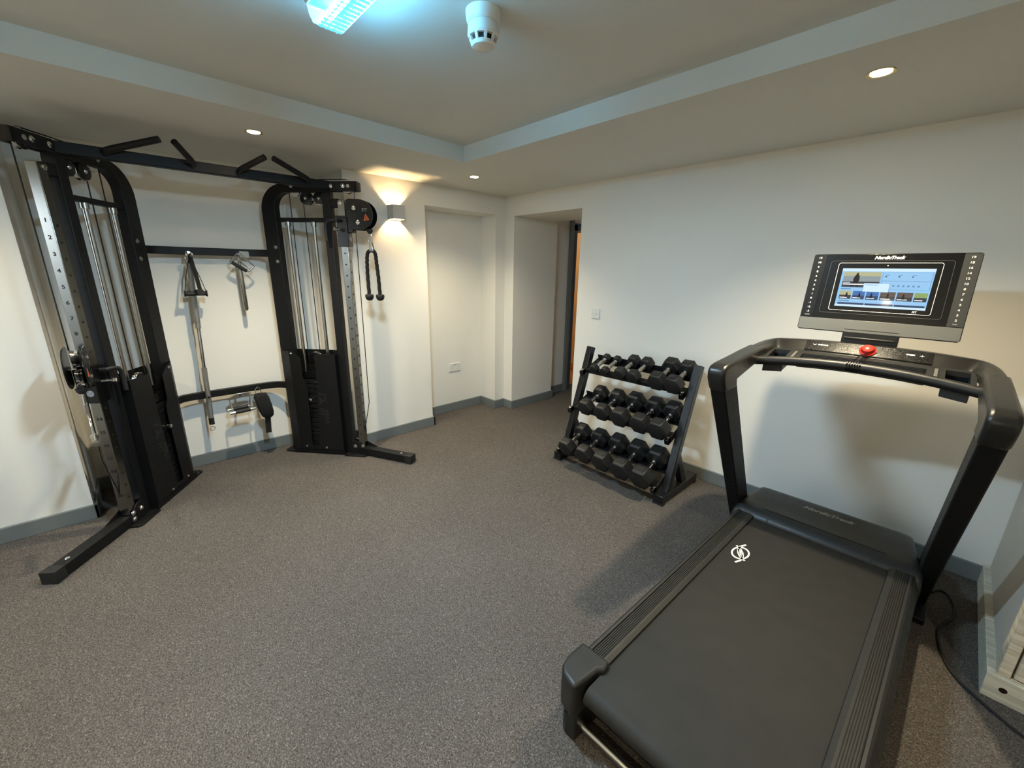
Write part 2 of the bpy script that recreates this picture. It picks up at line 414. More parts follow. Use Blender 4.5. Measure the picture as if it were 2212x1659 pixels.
    # shrouds
    poly = [(.03, .05), (.403, .05), (.403, .848), (.25, .848), (.236, .83), (.234, .70), (.232, .62), (.205, .135), (.203, .085), (.14, .075), (.135, .10), (.15, .55), (.146, .61), (.122, .65), (.12, .808), (.055, .862), (.03, .862)]
    b = MB().prism(poly, .076, .08, lambda p, q, t: T(p, t, q))
    b.hexa([T(-.066, .031, .05), T(-.062, .028, .05), T(.031, .077, .05), T(.03, .08, .05), T(-.066, .031, .862), T(-.062, .028, .862), T(.031, .077, .862), T(.03, .08, .862)])
    b.box(.399, .403, .031, .078, .05, .848, T); b.box(.06, .08, .03, .077, .055, .075, T); b.box(.36, .397, .03, .077, .055, .075, T)
    sh = part('front_shroud', b, 'black', smooth=False)
    bolts(sh, [(T(uu, .08, z), ev, .007) for uu, z in ((.085, .072), (.255, .066), (.05, .845))], 'chrome', 'rivet')
    # cut lettering on the shroud, running downwards
    rt = V((0, 0, -1)); up = ev.cross(V((0, 0, 1))) * 0 + (eu if side == 'R' else -eu)
    c0 = .268
    tx = [text('shroud_lettering', 'MIRA', .052, T(c0 + (.020 if side == 'R' else -.020), .0802, .335), rt, up, 'darkmark', sh, fat=.002),
          text('shroud_lettering', 'FIT', .052, T(c0 - (.022 if side == 'R' else -.022), .0802, .375), rt, up, 'darkmark', sh, fat=.002)]
    join_into(tx)
    k = 1 if side == 'R' else -1
    b = MB()
    for pl in ([(-.034, .535), (.034, .528), (.034, .515), (-.03, .52)], [(.034, .528), (.020, .522), (.012, .47), (.034, .455), (.036, .47), (.024, .477)], [(-.036, .50), (-.01, .49), (.012, .47), (.004, .46), (-.02, .475), (-.036, .485)], [(-.02, .475), (.0, .462), (-.03, .432), (-.036, .445)]):
        b.prism([(c0 + p * k, q) for p, q in pl], .0801, .0808, lambda p, q, t: T(p, t, q))
    part('shroud_emblem', b, 'darkmark', sh, smooth=False)
    part('back_shroud', MB().box(-.05, .34, -.085, -.081, .05, .852, T).box(-.05, -.03, -.082, -.02, .05, .852, T).box(.32, .34, -.082, -.05, .05, .852, T), 'black')
    part('shroud_sill', MB().box(-.03, .40, -.06, .07, .012, .05, T), 'black')
    # floor plates
    for p0, p1, q in ((-.125, .02, .062), (.395, .585, .085)):
        pl = [(p0, -q + .015), (p0 + .015, -q), (p1 - .015, -q), (p1, -q + .015), (p1, q - .015), (p1 - .015, q), (p0 + .015, q), (p0, q - .015)]
        part('floor_plate', MB().prism(pl, 0, .012, lambda p, q_, t: T(p, q_, t)), 'black', bevel=.002)
    # low pulley in its bracket
    b = MB()
    for s in (-1, 1):
        b.prism([(.45, .012), (.565, .012), (.565, .05), (.545, .085), (.50, .118), (.45, .12)], s * .03 - .003, s * .03 + .003, lambda p, q, t: T(p, t, q))
    lb = part('pulley_bracket', b, 'black', bevel=.002)
    bolts(lb, [(T(.478, .033, .07), ev, .012), (T(.545, .033, .075), ev, .012), (T(.545, .033, .035), ev, .013)])
    wheel(T, ev, .49, .085, .046, .024, cover=False)
    # numbered column
    cu0, cu1, cv = .508, .560, .025
    z0, z1 = .07, 1.955
    b = MB().box(cu0, cu1, -cv, cv, z0, z1, T)
    col = part('numbered_column', b, 'column', bevel=.003)
    b = MB()
    for i in range(1, 21):
        b.lathe([(.0065, 0), (.0065, .0008), (0, .0008)], T((cu0 + cu1) / 2, cv, COLZ(i) - .022), ev, 12)
    part('peg_holes', b, 'vent', col)
    tx = []
    rt = V((0, 0, 1)).cross(eu); 
    for i in range(1, 21):
        if zc - .02 < COLZ(i) < zc + .215: continue
        tx.append(text('column_number', str(i), .026, T(cu1, 0, COLZ(i)), rt, (0, 0, 1), 'darkmark', col, fat=.0006, sx=1.15))
    join_into(tx)
    # sliding carriage: sleeve, handle, pin, twin plates with pulleys
    su0, su1, sv = .495, .573, .036
    cg = part('carriage', MB().box(su0, su1, -sv, sv, zc, zc + .205, T).box(su0 - .004, su1 + .012, -sv - .004, sv + .004, zc + .196, zc + .208, T).box(su1, .61, -.028, .028, zc + .095, zc + .195, T), 'black_gloss', bevel=.003)
    b = MB(); b.lathe([(.014, 0), (.018, 0), (.018, .0012), (.014, .0012)], T(su1, 0, zc + .055), eu, 20)
    part('number_ring', b, 'greymark', cg)
    if side == 'L': text('ring_number', sleeve_no, .022, T(su1, 0, zc + .055), rt, (0, 0, 1), 'greymark', cg, fat=.0005)
    else:
        text('ring_number', sleeve_no, .022, T(su1, 0, zc + .055), rt, (0, 0, 1), 'greymark', cg, fat=.0005)
    hv = .062
    part('carriage_handle', MB().tube([T(su0 + .03, sv, zc + .175), T(su0 + .022, hv, zc + .175), T(su0 - .01, hv + .012, zc + .176), T(.452, hv + .012, zc + .168), T(.436, hv + .012, zc + .15), T(.432, hv + .012, zc + .12), T(.432, hv + .012, zc + .035)], .0115, 14), 'rubber', cg)
    b = MB(); b.lathe([(.007, 0), (.007, .03), (.005, .031), (.005, .043), (.012, .044), (.014, .052), (.012, .062), (0, .064)], T(.53, sv, zc + .115), ev + eu * -.35, 18)
    part('pull_pin', b, 'chrome', cg)
    # twin plates, the head swivels round the column side
    cz = zc + .215
    sw_ = math.radians(0 if side == 'R' else 31); pv = (.592, 0); T0, eu0, ev0 = T, eu, ev
    def T(p, q, z, T0=T0): 
        dp, dq = p - pv[0], q - pv[1]
        return T0(pv[0] + dp * math.cos(sw_) - dq * math.sin(sw_), pv[1] + dp * math.sin(sw_) + dq * math.cos(sw_), z)
    eu = eu0 * math.cos(sw_) + ev0 * math.sin(sw_); ev = ev0 * math.cos(sw_) - eu0 * math.sin(sw_)
    pl = [(.578, cz + .098), (.60, cz + .104)] + [(.668 + .102 * math.cos(a), cz + .102 * math.sin(a)) for a in [math.radians(88 - i * 9.5) for i in range(20)]] + [(.612, cz - .098), (.58, cz - .085)]
    for s in (-1, 1):
        pp = part('pulley_plate', MB().prism(pl, s * .036 - .003, s * .036 + .003, lambda p, q, t: T(p, t, q)), 'black_gloss', cg, bevel=.0015)
    b = MB()
    for (cu, cz_) in ((.632, cz + .045), (.655, cz - .05)):
        for i in range(9):
            a = 2 * PI * i / 9
            p0, q0 = cu + .016 * math.cos(a), cz_ + .016 * math.sin(a); p1, q1 = cu + .030 * math.cos(a), cz_ + .030 * math.sin(a)
            dx, dz = -.0022 * math.sin(a), .0022 * math.cos(a)
            b.prism([(p0 + dx, q0 + dz), (p1 + dx, q1 + dz), (p1 - dx, q1 - dz), (p0 - dx, q0 - dz)], .039, .0396, lambda p, q, t: T(p, t, q))
    part('plate_slots', b, 'vent', cg)
    bolts(cg, [(T(cu, s * .039, cz_), ev * s, .011) for s in (-1, 1) for (cu, cz_) in ((.632, cz + .045), (.655, cz - .05))])
    b = MB().prism([(.70, cz - .04), (.742, cz - .034), (.716, cz + .006)], .0392, .0398, lambda p, q, t: T(p, t, q))
    wt = part('warning_sticker', b, 'orange', cg, smooth=False)
    b = MB().prism([(.708, cz - .034), (.733, cz - .030), (.717, cz - .004)], .0399, .0402, lambda p, q, t: T(p, t, q)).prism([(.714, cz - .028), (.726, cz - .026), (.718, cz - .015)], .0403, .0406, lambda p, q, t: T(p, t, q), mi=1)
    part('sticker_symbol', b, ['darkmark', 'orange'], wt, smooth=False)
    if side == 'R': text('plate_lettering', 'FIT', .03, T(.712, .0392, cz + .03), (eu if side == 'R' else -eu), (0, 0, 1), 'greymark', cg)
    wheel(T, ev, .635, cz + .045, .044, .03, parent=cg, cover=False)
    wheel(T, ev, .662, cz - .05, .044, .03, parent=cg, cover=False)
    bu = .722
    b = MB(); b.lathe([(.004, .0), (.022, .0), (.0225, -.004), (.021, -.014), (.014, -.026), (.004, -.030)], T(bu, 0, cz - .094), (0, 0, 1), 20)
    part('cable_stopper', b, 'rubber', cg)
    # snap hook hanging from the stopper
    zt = cz - .122
    k = eu * .5 + V((0, 0, 0)); 
    hk = [T(bu + du, 0, zt + dz) for du, dz in ((0, .004), (-.007, 0), (-.009, -.012), (-.013, -.045), (-.012, -.058), (0, -.066), (.012, -.058), (.013, -.045), (.009, -.012), (.007, 0))]
    part('snap_hook', MB().tube(hk, .0036, 8, closed=True), 'chrome', cg)
    part('cable', MB().tube([T(.618, 0, cz - .04), T0(.612, 0, .45), T0(.534, 0, .10)], .003, 8), 'black_gloss')
    return T0, eu0, ev0, cz, T

TR, euR, evR, czR, TRs = build_tower('R', 1.640, '1')
TL, euL, evL, czL, TLs = build_tower('L', .768, '12')
# feet
def foot(side, tip):
    T, eu, ev = tower(side); a = T(.50, 0, .035); t = V((tip[0], tip[1], .035)); d = (t - a).normalized(); n = V((-d.y, d.x, 0))
    ft = part('foot', MB().bar([a, t - d * .05], .066, .062), 'black', bevel=.003)
    b = MB().bar([t - d * .055, t], .071, .067)
    for k in (.012, .03): b.bar([t - d * (k + .006), t - d * k], .074, .06)
    part('end_cap', b, 'rubber', ft, bevel=.002)
    b = MB(); b.lathe([(.011, 0), (.009, .002), (0, .003)], t - d * .11 + V((0, 0, .031)), (0, 0, 1), 16)
    part('top_bolt', b, 'chrome', ft)
    part('foot_web', MB().prism([(.0, .066), (.16, .066), (.0, .12)], -.034, -.030, lambda p, q, tt: a + d * p + n * (tt * (1 if side == 'L' else -1)) + V((0, 0, q - .035))), 'black', ft)
foot('R', (.613, -1.50)); foot('L', (.623, -3.469))
# pull-up bar with four grips
bx, bz = .135, 2.045
pb = part('pull_up_bar', MB().box(bx - .025, bx + .025, -3.10, -1.775, bz - .028, bz + .028), 'black', bevel=.004)
for base, tip in ((-2.91, -2.695), (-2.55, -2.635), (-2.325, -2.21), (-1.93, -2.165)):
    p0 = V((bx + .02, base, bz)); pt = V((.325, tip, 2.122))
    p1 = p0 + V((.05, 0, .008)); d = (pt - p1).normalized()
    part('grip', MB().tube([p0, p0 + V((.03, 0, .003)), p1 - V((.004, 0, 0)) + d * .004, p1 + d * .03, p1 + (pt - p1) * .6, pt], [.0145, .0145, .0155, .0165, .0165, .0165], 16), 'black', pb)
# tie bars bowed towards the wall
def tie(z, name):
    a = TR(-.055, 0, z); d = TR(-1, 0, z) - TR(0, 0, z); c = TL(-.055, 0, z); e = TL(-1, 0, z) - TL(0, 0, z)
    xw = -.355
    p = [a, a + d * .06]
    q = [c, c + e * .06]
    y0, y1 = p[-1].y - .09, q[-1].y + .07
    def bez(P0, P1, P2, n=8): return [P0 * (1 - t) ** 2 + P1 * 2 * t * (1 - t) + P2 * t * t for t in [i / n for i in range(1, n + 1)]]
    m1 = V((xw, y0, z)); m2 = V((xw, y1, z))
    k1 = p[-1] + d * ((p[-1].x - xw) / .75); k1.x = xw
    k2 = q[-1] + e * ((q[-1].x - xw) / .83); k2.x = xw
    path = p + bez(p[-1], k1, k1 + V((0, -.10, 0))) + [k2 + V((0, .10, 0))] + list(reversed(([*bez(q[-1], k2, k2 + V((0, .10, 0)))][:-1]))) + [q[-1], q[0]]
    return part(name, MB().bar(path, .032, .050), 'black', bevel=.003)
t1 = tie(1.588, 'tie_bar'); t2 = tie(.567, 'tie_bar')
for y in (-2.60, -2.31): part('hanging_peg', MB().cyl((-.345, y, 1.572), (-.283, y, 1.577), .008, 12), 'chrome', t1)
for y in (-2.64, -2.46, -2.32): part('hanging_peg', MB().cyl((-.345, y, .555), (-.285, y, .56), .007, 12), 'black', t2)
b = MB().prism([(-2.300, 1.598), (-2.240, 1.598), (-2.236, 1.592), (-2.236, 1.556), (-2.245, 1.550), (-2.300, 1.556)], -.339, -.334, lambda p, q, t: (t, p, q))
part('hanger_tab', b, 'steel', t1, bevel=.002)

# ------------------------------------------------------------------ attachments hanging on the machine
def ring(c, R_, r_, n1, n2, seg=20):
    return [V(c) + V(n1) * (R_ * math.cos(2 * PI * i / seg)) + V(n2) * (R_ * math.sin(2 * PI * i / seg)) for i in range(seg)]
EY, EZ, EX = V((0, 1, 0)), V((0, 0, 1)), V((1, 0, 0))
# triceps rope under the right carriage
zt = czR - .122 - .062
ro = thing('triceps_rope', 'black braided triceps rope with two ball ends hanging from the raised carriage', 'rope', TR(.722, 0, zt))
def strand(pts, phase):
    P = []; n = len(pts) - 1
    N = 90
    for i in range(N + 1):
        t = i / N * n; k = min(int(t), n - 1); w = t - k
        p0 = V(pts[max(k - 1, 0)]); p1 = V(pts[k]); p2 = V(pts[k + 1]); p3 = V(pts[min(k + 2, n)])
        P.append(.5 * ((2 * p1) + (-p0 + p2) * w + (2 * p0 - 5 * p1 + 4 * p2 - p3) * w * w + (-p0 + 3 * p1 - 3 * p2 + p3) * w ** 3))
    return MB().tube(P, .013, 18, rfun=lambda i, k: .0105 + .0035 * abs(math.sin(1.5 * (2 * PI * k / 18) + i * .42 + phase)))
zr = zt - .055
b = strand([TR(.726, .0, zr), TR(.705, 0, zr - .006), TR(.690, 0, zr - .03), TR(.683, .0, zr - .10), TR(.681, 0, zr - .20), TR(.683, 0, zr - .32)], 0)
obj('rope_strand', b, 'cloth', ro, ang=80)
b = strand([TR(.726, .0, zr), TR(.742, 0, zr - .006), TR(.752, 0, zr - .03), TR(.757, .0, zr - .10), TR(.763, 0, zr - .20), TR(.766, 0, zr - .32)], 1)
obj('rope_strand', b, 'cloth', ro, ang=80)
for uu in (.683, .766):
    b = MB(); b.lathe([(.012, .014), (.028, .012), (.031, .004), (.031, -.006), (.026, -.022), (.014, -.032), (0, -.034)], TR(uu, 0, zr - .325), EZ, 22)
    obj('ball_end', b, 'rubber', ro)
b = MB().prism([(.718, zr + .06), (.734, zr + .06), (.742, zr + .012), (.748, zr - .008), (.708, zr - .008), (.713, zr + .012)], -.013, .013, lambda p, q, t: TR(p, t, q))
obj('rope_clamp', b, 'steel', ro, bevel=.003)
# chrome stirrup handle on the low left carriage, seen edge-on
zt = czL - .122 - .062
sh = thing('stirrup_handle', 'chrome stirrup handle with steel grip hanging from the low numbered column carriage', 'cable handle', TLs(.722, 0, zt))
c0 = TLs(.722, 0, zt); n_ = (V(CAM) - c0); n_.z = 0; n_.normalize(); pn = n_
b = MB(); b.bar([c0 + V((0, 0, .012)), c0 - V((0, 0, .05)) - pn * .0], .014, .004, up=pn)
obj('swivel_tab', b, 'chrome', sh, bevel=.001)
b = MB(); b.tube([c0 + V((0, 0, -.19)) - pn * .062, c0 + V((0, 0, -.10)) - pn * .05, c0 + V((0, 0, -.062)) - pn * .02, c0 + V((0, 0, -.055)), c0 + V((0, 0, -.062)) + pn * .02, c0 + V((0, 0, -.10)) + pn * .05, c0 + V((0, 0, -.19)) + pn * .062], .0042, 10)
obj('stirrup_frame', b, 'chrome', sh)
b = MB(); b.lathe([(.004, -.070), (.017, -.068), (.018, -.062), (.014, -.056), (.014, .056), (.018, .062), (.017, .068), (.004, .070)], c0 + V((0, 0, -.19)), pn, 20)
obj('grip', b, 'steel', sh)

# strap handles on the upper tie bar
def strap_handle(y, zt_, zg, rot, label):
    h = thing('strap_handle', label, 'cable handle', (-.30, y, zt_), 'strap handles on the upper bar')
    ax = V((math.cos(rot), math.sin(rot), 0)); nn = V((-ax.y, ax.x, 0))
    c = V((-.295, y, zg)); top = V((-.30, y, zt_))
    b = MB(); hw = .062
    for s in (-1, 1): b.bar([c + ax * (s * hw), c + ax * (s * hw * .55) + V((0, 0, (zt_ - zg) * .5)), top + ax * (s * .006) + V((0, 0, -.03)), top], .004, .024, up=nn)
    obj('webbing_strap', b, 'cloth', h)
    b = MB(); b.lathe([(.006, -.066), (.021, -.066), (.021, -.060), (.015, -.052), (.014, 0), (.015, .052), (.021, .060), (.021, .066), (.006, .066)], c, ax, 20)
    obj('grip', b, 'dark_plastic', h)
    b = MB(); b.tube(ring(top + V((0, 0, .006)), .016, 0, EY, EZ), .003, 8, closed=True)
    obj('ring', b, 'chrome', h)
strap_handle(-2.600, 1.562, 1.305, 1.45, 'black strap handle in front, grip facing out, hanging over the long bar')
strap_handle(-2.594, 1.558, 1.318, .25, 'black strap handle behind the other, turned edge-on, beside the long bar')
# long straight bar
lb = thing('straight_bar', 'long chrome straight bar with knurled grips hanging upright between the towers', 'bar attachment', (-.31, -2.62, .3))
p0 = V((-.318, -2.602, 1.57)); p1 = V((-.318, -2.650, .30))
at = lambda t: p0 + (p1 - p0) * t
b = MB(); b.cyl(at(.05), at(.40), .0165, 18); obj('grip_sleeve', b, 'knurl', lb)
b = MB(); b.cyl(at(.39), at(.63), .0125, 18); obj('shaft', b, 'chrome', lb)
b = MB(); b.cyl(at(.625), at(.93), .0165, 18); obj('grip_sleeve', b, 'knurl', lb)
b = MB(); b.cyl(at(.925), at(.965), .0175, 18); obj('end_cap', b, 'rubber', lb)
b = MB(); b.tube(ring(at(.985) + V((0, 0, -.008)), .014, 0, EY, EZ), .0032, 8, closed=True); obj('eye_ring', b, 'chrome', lb)
b = MB(); b.tube(ring(at(.02), .017, 0, EY, EZ), .0035, 8, closed=True); b.cyl(at(.03), at(.06), .007, 10); obj('eye_ring', b, 'chrome', lb)
# d handle
dh = thing('diamond_handle', 'chrome diamond-shaped single handle with black rubber grip on the upper tie bar', 'cable handle', (-.29, -2.30, 1.57))
x = -.287
A_ = V((x, -2.312, 1.582)); Bq = V((x, -2.372, 1.525)); Cq = V((x, -2.268, 1.452)); Dq = V((x, -2.225, 1.492)); 
b = MB(); b.tube([A_ + V((0, -.006, 0)), Bq + V((0, .008, .010)), Bq, Bq + V((0, .012, -.010)), Cq + V((0, -.012, .006)), Cq, Cq + V((0, .010, .006)), Dq + V((0, -.004, -.006)), Dq, Dq + V((0, -.006, .008)), A_ + V((0, .008, .0))], .0045, 10, closed=True)
obj('wire_frame', b, 'chrome', dh)
b = MB(); b.cyl(Bq + (Cq - Bq) * .1, Bq + (Cq - Bq) * .92, .0125, 16); obj('grip', b, 'rubber', dh)
b = MB(); b.cyl(Cq + (Dq - Cq) * .25, Cq + (Dq - Cq) * .85, .007, 12); obj('frame_sleeve', b, 'chrome', dh)
# short rod
rd = thing('short_bar', 'short polished steel bar hanging by its eye behind the diamond handle', 'bar attachment', (-.305, -2.31, 1.17))
q0 = V((-.31, -2.313, 1.565)); q1 = V((-.31, -2.311, 1.165)); at2 = lambda t: q0 + (q1 - q0) * t
b = MB(); b.tube(ring(at2(.01), .015, 0, EY, EZ), .003, 8, closed=True); b.cyl(at2(.03), at2(.11), .006, 10); obj('eye_ring', b, 'chrome', rd)
b = MB(); b.lathe([(.006, 0), (.010, .004), (.010, .05), (.014, .055), (.0145, .34), (.012, .345), (.008, .352), (0, .354)], at2(.10), q1 - q0, 18); obj('shaft', b, 'steel', rd)
b = MB()
for s in (-1, 1): b.lathe([(.003, 0), (.003, .001), (0, .001)], at2(.54) + V((.0115, s * .009, 0)), (1, s * .8, 0), 8)
obj('spring_button', b, 'vent', rd)
# close grip row handle
rh = thing('row_handle', 'chrome close-grip row handle with plate top hanging on the lower tie bar', 'cable handle', (-.29, -2.455, .43))
yc = -2.452
b = MB().prism([(yc - .070, .532), (yc - .02, .558), (yc + .03, .558), (yc + .075, .552), (yc + .072, .538), (yc - .066, .514)], -.282, -.274, lambda p, q, t: (t, p, q))
obj('hanger_plate', b, 'steel', rh, bevel=.002)
b = MB().lathe([(.008, 0), (.008, .001), (0, .001)], (-.274, yc + .003, .544), EX, 10); obj('plate_hole', b, 'vent', rh)
for (xx, zg) in ((-.235, .428), (-.318, .432)):
    for s, zz in ((-1, .528), (1, .546)):
        b = MB(); b.tube([(-.278, yc + s * .068, zz), ((-.278 + xx) / 2, yc + s * .067, (zz + zg) / 2 + .01), (xx, yc + s * .062, zg)], .0048, 10)
        obj('side_rod', b, 'chrome', rh)
    b = MB().lathe([(.004, -.085), (.011, -.085), (.012, -.05), (.012, .05), (.011, .085), (.004, .085)], (xx, yc, zg), (0, 1, .04), 18)
    gp = obj('grip_bar', b, 'chrome', rh)
    b = MB().lathe([(.0125, -.05), (.0145, -.048), (.0145, .048), (.0125, .05)], (xx, yc, zg), (0, 1, .04), 18)
    obj('rubber_sleeve', b, 'rubber', gp)
# ankle cuff
ac = thing('ankle_cuff', 'black padded ankle cuff with dangling strap hanging on the lower tie bar', 'ankle strap', (-.28, -2.31, .35))
yc = -2.30
def cuffsec(z, w, d, cx, cy):
    return [V((cx + d * .5 * math.copysign(abs(math.cos(a)) ** .55, math.cos(a)), cy + w * .5 * math.copysign(abs(math.sin(a)) ** .55, math.sin(a)), z)) for a in [2 * PI * i / 24 for i in range(24)]]
b = MB().loft([cuffsec(z, w, d, -.268 + k, yc + s) for z, w, d, k, s in ((.535, .030, .03, 0, -.022), (.528, .085, .055, 0, -.016), (.500, .100, .085, 0, -.012), (.44, .100, .095, .004, -.002), (.38, .094, .09, .004, .008), (.345, .08, .07, .002, .012), (.325, .04, .03, 0, .014))])
obj('padded_cuff', b, 'cloth', ac, ang=70)
b = MB().bar([(-.255, yc + .010, .35), (-.252, yc + .004, .28), (-.25, yc - .001, .205)], .040, .004, up=(1, 0, 0)); obj('strap_tail', b, 'cloth', ac)
b = MB().bar([(-.222, yc - .012, .525), (-.215, yc - .004, .45), (-.218, yc + .008, .375), (-.24, yc + .012, .335)], .040, .004, up=(1, 0, 0)); obj('outer_strap', b, 'cloth', ac)
b = MB().tube([(-.285, yc - .045, .53), (-.283, yc - .042, .565), (-.284, yc - .026, .585), (-.284, yc - .012, .575), (-.282, yc - .006, .535)], .003, 8); obj('d_ring', b, 'chrome', ac)

# ------------------------------------------------------------------ dumbbell rack
rk = thing('dumbbell_rack', 'black three-tier steel rack loaded with hex dumbbells against the wall', 'rack', (1.77, -.33, 0))
M['rackblack'] = mat('rack_black', (17, 18, 20), .36, var=.05, vscale=40)
def rp(name, mb, m='rackblack', parent=None, **k): return obj(name, mb, m, parent or rk, **k)
def pt_y(z): return -.505 + (z - .062) * (.505 - .245) / (.90 - .062)   # front face of the leaning posts
for xa, xb, fx0, fx1 in ((1.300, 1.350, 1.290, 1.357), (2.188, 2.240, 2.180, 2.248)):
    rp('base_foot', MB().box(fx0, fx1, -.582, -.075, .006, .064), bevel=.003)
    for y0_, y1_ in ((-.588, -.545), (-.12, -.07)): rp('rubber_pad', MB().box(fx0 - .004, fx1 + .004, y0_, y1_, 0, .008), 'rubber')
    f0 = V((0, pt_y(.06), .06)); f1 = V((0, pt_y(.905), .905)); dn = V((0, .052, -.0165))
    def px(p, q, t): return (t, p, q)
    poly = [(f0.y, .06), (f1.y, .905), (f1.y + .052, .889), (f0.y + .055, .06)]
    rp('leaning_post', MB().prism(poly, xa, xb, px), bevel=.004)
    rp('rear_strut', MB().prism([(-.375, .335), (-.36, .30), (-.225, .06), (-.285, .06), (-.40, .27)], xa + .004, xb - .004, px), bevel=.003)
shelves = ((-.345, .735), (-.470, .445), (-.585, .120))
tl_ = math.radians(21.5); sd = V((0, math.cos(tl_), math.sin(tl_))); sn = V((0, -math.sin(tl_), math.cos(tl_)))
for y0, z0 in shelves:
    o_ = V((0, y0, z0))
    def q3(x_, s_, h_, o_=o_): return V((x_, 0, 0)) + o_ + sd * s_ + sn * h_
    for s0, s1 in ((.020, .072), (.150, .212)):
        b = MB(); b.box(1.352, 2.186, s0, s1, -.022, -.018, q3)
        if s0 < .1: b.box(1.352, 2.186, s0, s0 + .004, -.045, -.018, q3)
        else: b.box(1.352, 2.186, s1 - .004, s1, -.022, .02, q3)
        rp('shelf_rail', b)
    for xa, xb in ((1.351, 1.357), (2.180, 2.187)):
        br = rp('shelf_bracket', MB().box(xa, xb, -.02, .215, -.06, -.012, q3), bevel=.002)
        b = MB(); xx = xa - .02 if xa < 1.5 else xa - .018
        rp('corner_block', MB().box(min(xx, xa - .016), xb, -.03, .018, -.05, -.008, q3), 'black_gloss', br, bevel=.004)
        b = MB(); bolt(b, q3(xx + .012, -.002, -.008), sn, .010); rp('bolt', b, 'chrome', br)

# dumbbells: (x, row, head radius, head length)
def hexhead(c, d, R_, L_):
    d = V(d).normalized(); e1 = V((1, 0, 0)); e2 = d.cross(e1)
    secs = []
    for h, k in ((0, .80), (L_ * .10, .93), (L_ * .22, 1.), (L_ * .80, 1.), (L_ * .93, .93), (L_, .74)):
        secs.append([V(c) + d * h + (e1 * math.cos(PI / 3 * i) + e2 * math.sin(PI / 3 * i)) * (R_ * k) for i in range(6)])
    return MB().loft(secs)
size_words = {}
def make_dumbbell(R_, L_, hl, chrome_long):
    t = D.objects.new('dumbbell', None); COL.objects.link(t); t.empty_display_size = .05
    d = sd.copy()
    for s in (-1, 1):
        hd = obj('hex_head', hexhead(d * (s * hl / 2), d * s, R_, L_), 'hexrubber', None, bevel=.0045, segs=2)
        hd.parent = t
        b = MB(); e1 = V((1, 0, 0)); e2 = d.cross(e1); ap = R_ * .866
        cc = d * (s * (hl / 2 + L_ * .5)); nn = e2 if e2.z > 0 else -e2
        w = R_ * .36; l2 = L_ * .2
        pts = [cc + nn * (ap + .0004) + e1 * (a * w) + d * (q * l2) for a, q in ((-1, -1), (1, -1), (1, 1), (-1, 1))]
        b.add(pts + [p + nn * .0008 for p in pts], [(0, 1, 2, 3), (7, 6, 5, 4), (0, 4, 5, 1), (1, 5, 6, 2), (2, 6, 7, 3), (3, 7, 4, 0)])
        pl = obj('weight_panel', b, 'rubber', None, smooth=False); pl.parent = hd
    r0 = .0135
    prof = [(r0 * .8, -hl / 2), (r0 * .85, -hl * .40), (r0, -hl * .33), (r0 * 1.12, -hl * .15), (r0 * 1.18, 0), (r0 * 1.12, hl * .15), (r0, hl * .33), (r0 * .85, hl * .40), (r0 * .8, hl / 2)]
    h = obj('handle', MB().lathe(prof, (0, 0, 0), d, 18), 'knurl' if chrome_long else 'chrome', None); h.parent = t
    for s in (-1, 1):
        b = MB(); b.lathe([(r0, -.006), (r0 * 1.5, -.005), (r0 * 1.5, .005), (r0, .006)], d * (s * hl * .42), d, 18)
        c = obj('handle_collar', b, 'chrome', None); c.parent = h
    return t
kinds = {}
rows = [
 [(1.456, .038, .050, 'small'), (1.556, .038, .050, 'small'), (1.702, .054, .068, 'medium'), (1.812, .054, .068, 'medium'), (2.003, .069, .082, 'large'), (2.122, .069, .082, 'large')],
 [(1.510, .068, .080, 'a'), (1.665, .070, .084, 'b'), (1.820, .077, .090, 'c'), (1.981, .077, .09, 'c'), (2.118, .078, .092, 'd')],
 [(1.441, .074, .088, 'e'), (1.613, .076, .092, 'f'), (1.778, .081, .098, 'g'), (1.942, .083, .100, 'h'), (2.098, .085, .102, 'i')]]
names = [
 ['smallest dumbbell at the post end of the top tier, nearest the doorway', 'smallest-size dumbbell second along the top tier from the doorway', 'medium dumbbell third along the top tier, beside the small pair', 'medium dumbbell fourth along the top tier, before the empty gap', 'big dumbbell fifth along the top tier, just after the empty gap', 'big dumbbell at the treadmill end of the top tier'],
 ['dumbbell at the doorway end of the middle tier, smallest there', 'second dumbbell of the middle tier, counted from the doorway', 'third dumbbell of the middle tier, at its centre', 'fourth dumbbell of the middle tier, counted from the doorway', 'dumbbell at the treadmill end of the middle tier'],
 ['dumbbell at the doorway end of the bottom tier, over the rack foot', 'second dumbbell of the bottom tier, counted from the doorway', 'third dumbbell of the bottom tier, at its centre', 'fourth dumbbell of the bottom tier, counted from the doorway', 'heaviest dumbbell at the treadmill end of the bottom tier']]
def dup_tree(o):
    c = o.copy(); COL.objects.link(c)
    for ch in list(o.children):
        d_ = dup_tree(ch); d_.parent = c
    return c
ZC = ((.8375, -.2475), (.552, -.370), (.234, -.485))
for ri, row in enumerate(rows):
    for di, (x_, R_, L_, kd) in enumerate(row):
        key = (R_, L_)
        if key in kinds: t = dup_tree(kinds[key])
        else: t = make_dumbbell(R_, L_, .120, ri == 0); kinds[key] = t
        y0, z0 = shelves[ri]; 
        base = V((0, y0, z0)) + sd * .1015 + sn * (-.0165 + R_ * .866)
        t.location = V((x_, base.y, base.z))
        tag(t, ('black hex ' + names[ri][di]), 'dumbbell', ('top tier' if ri == 0 else 'middle tier' if ri == 1 else 'bottom tier') + ' hex dumbbells')

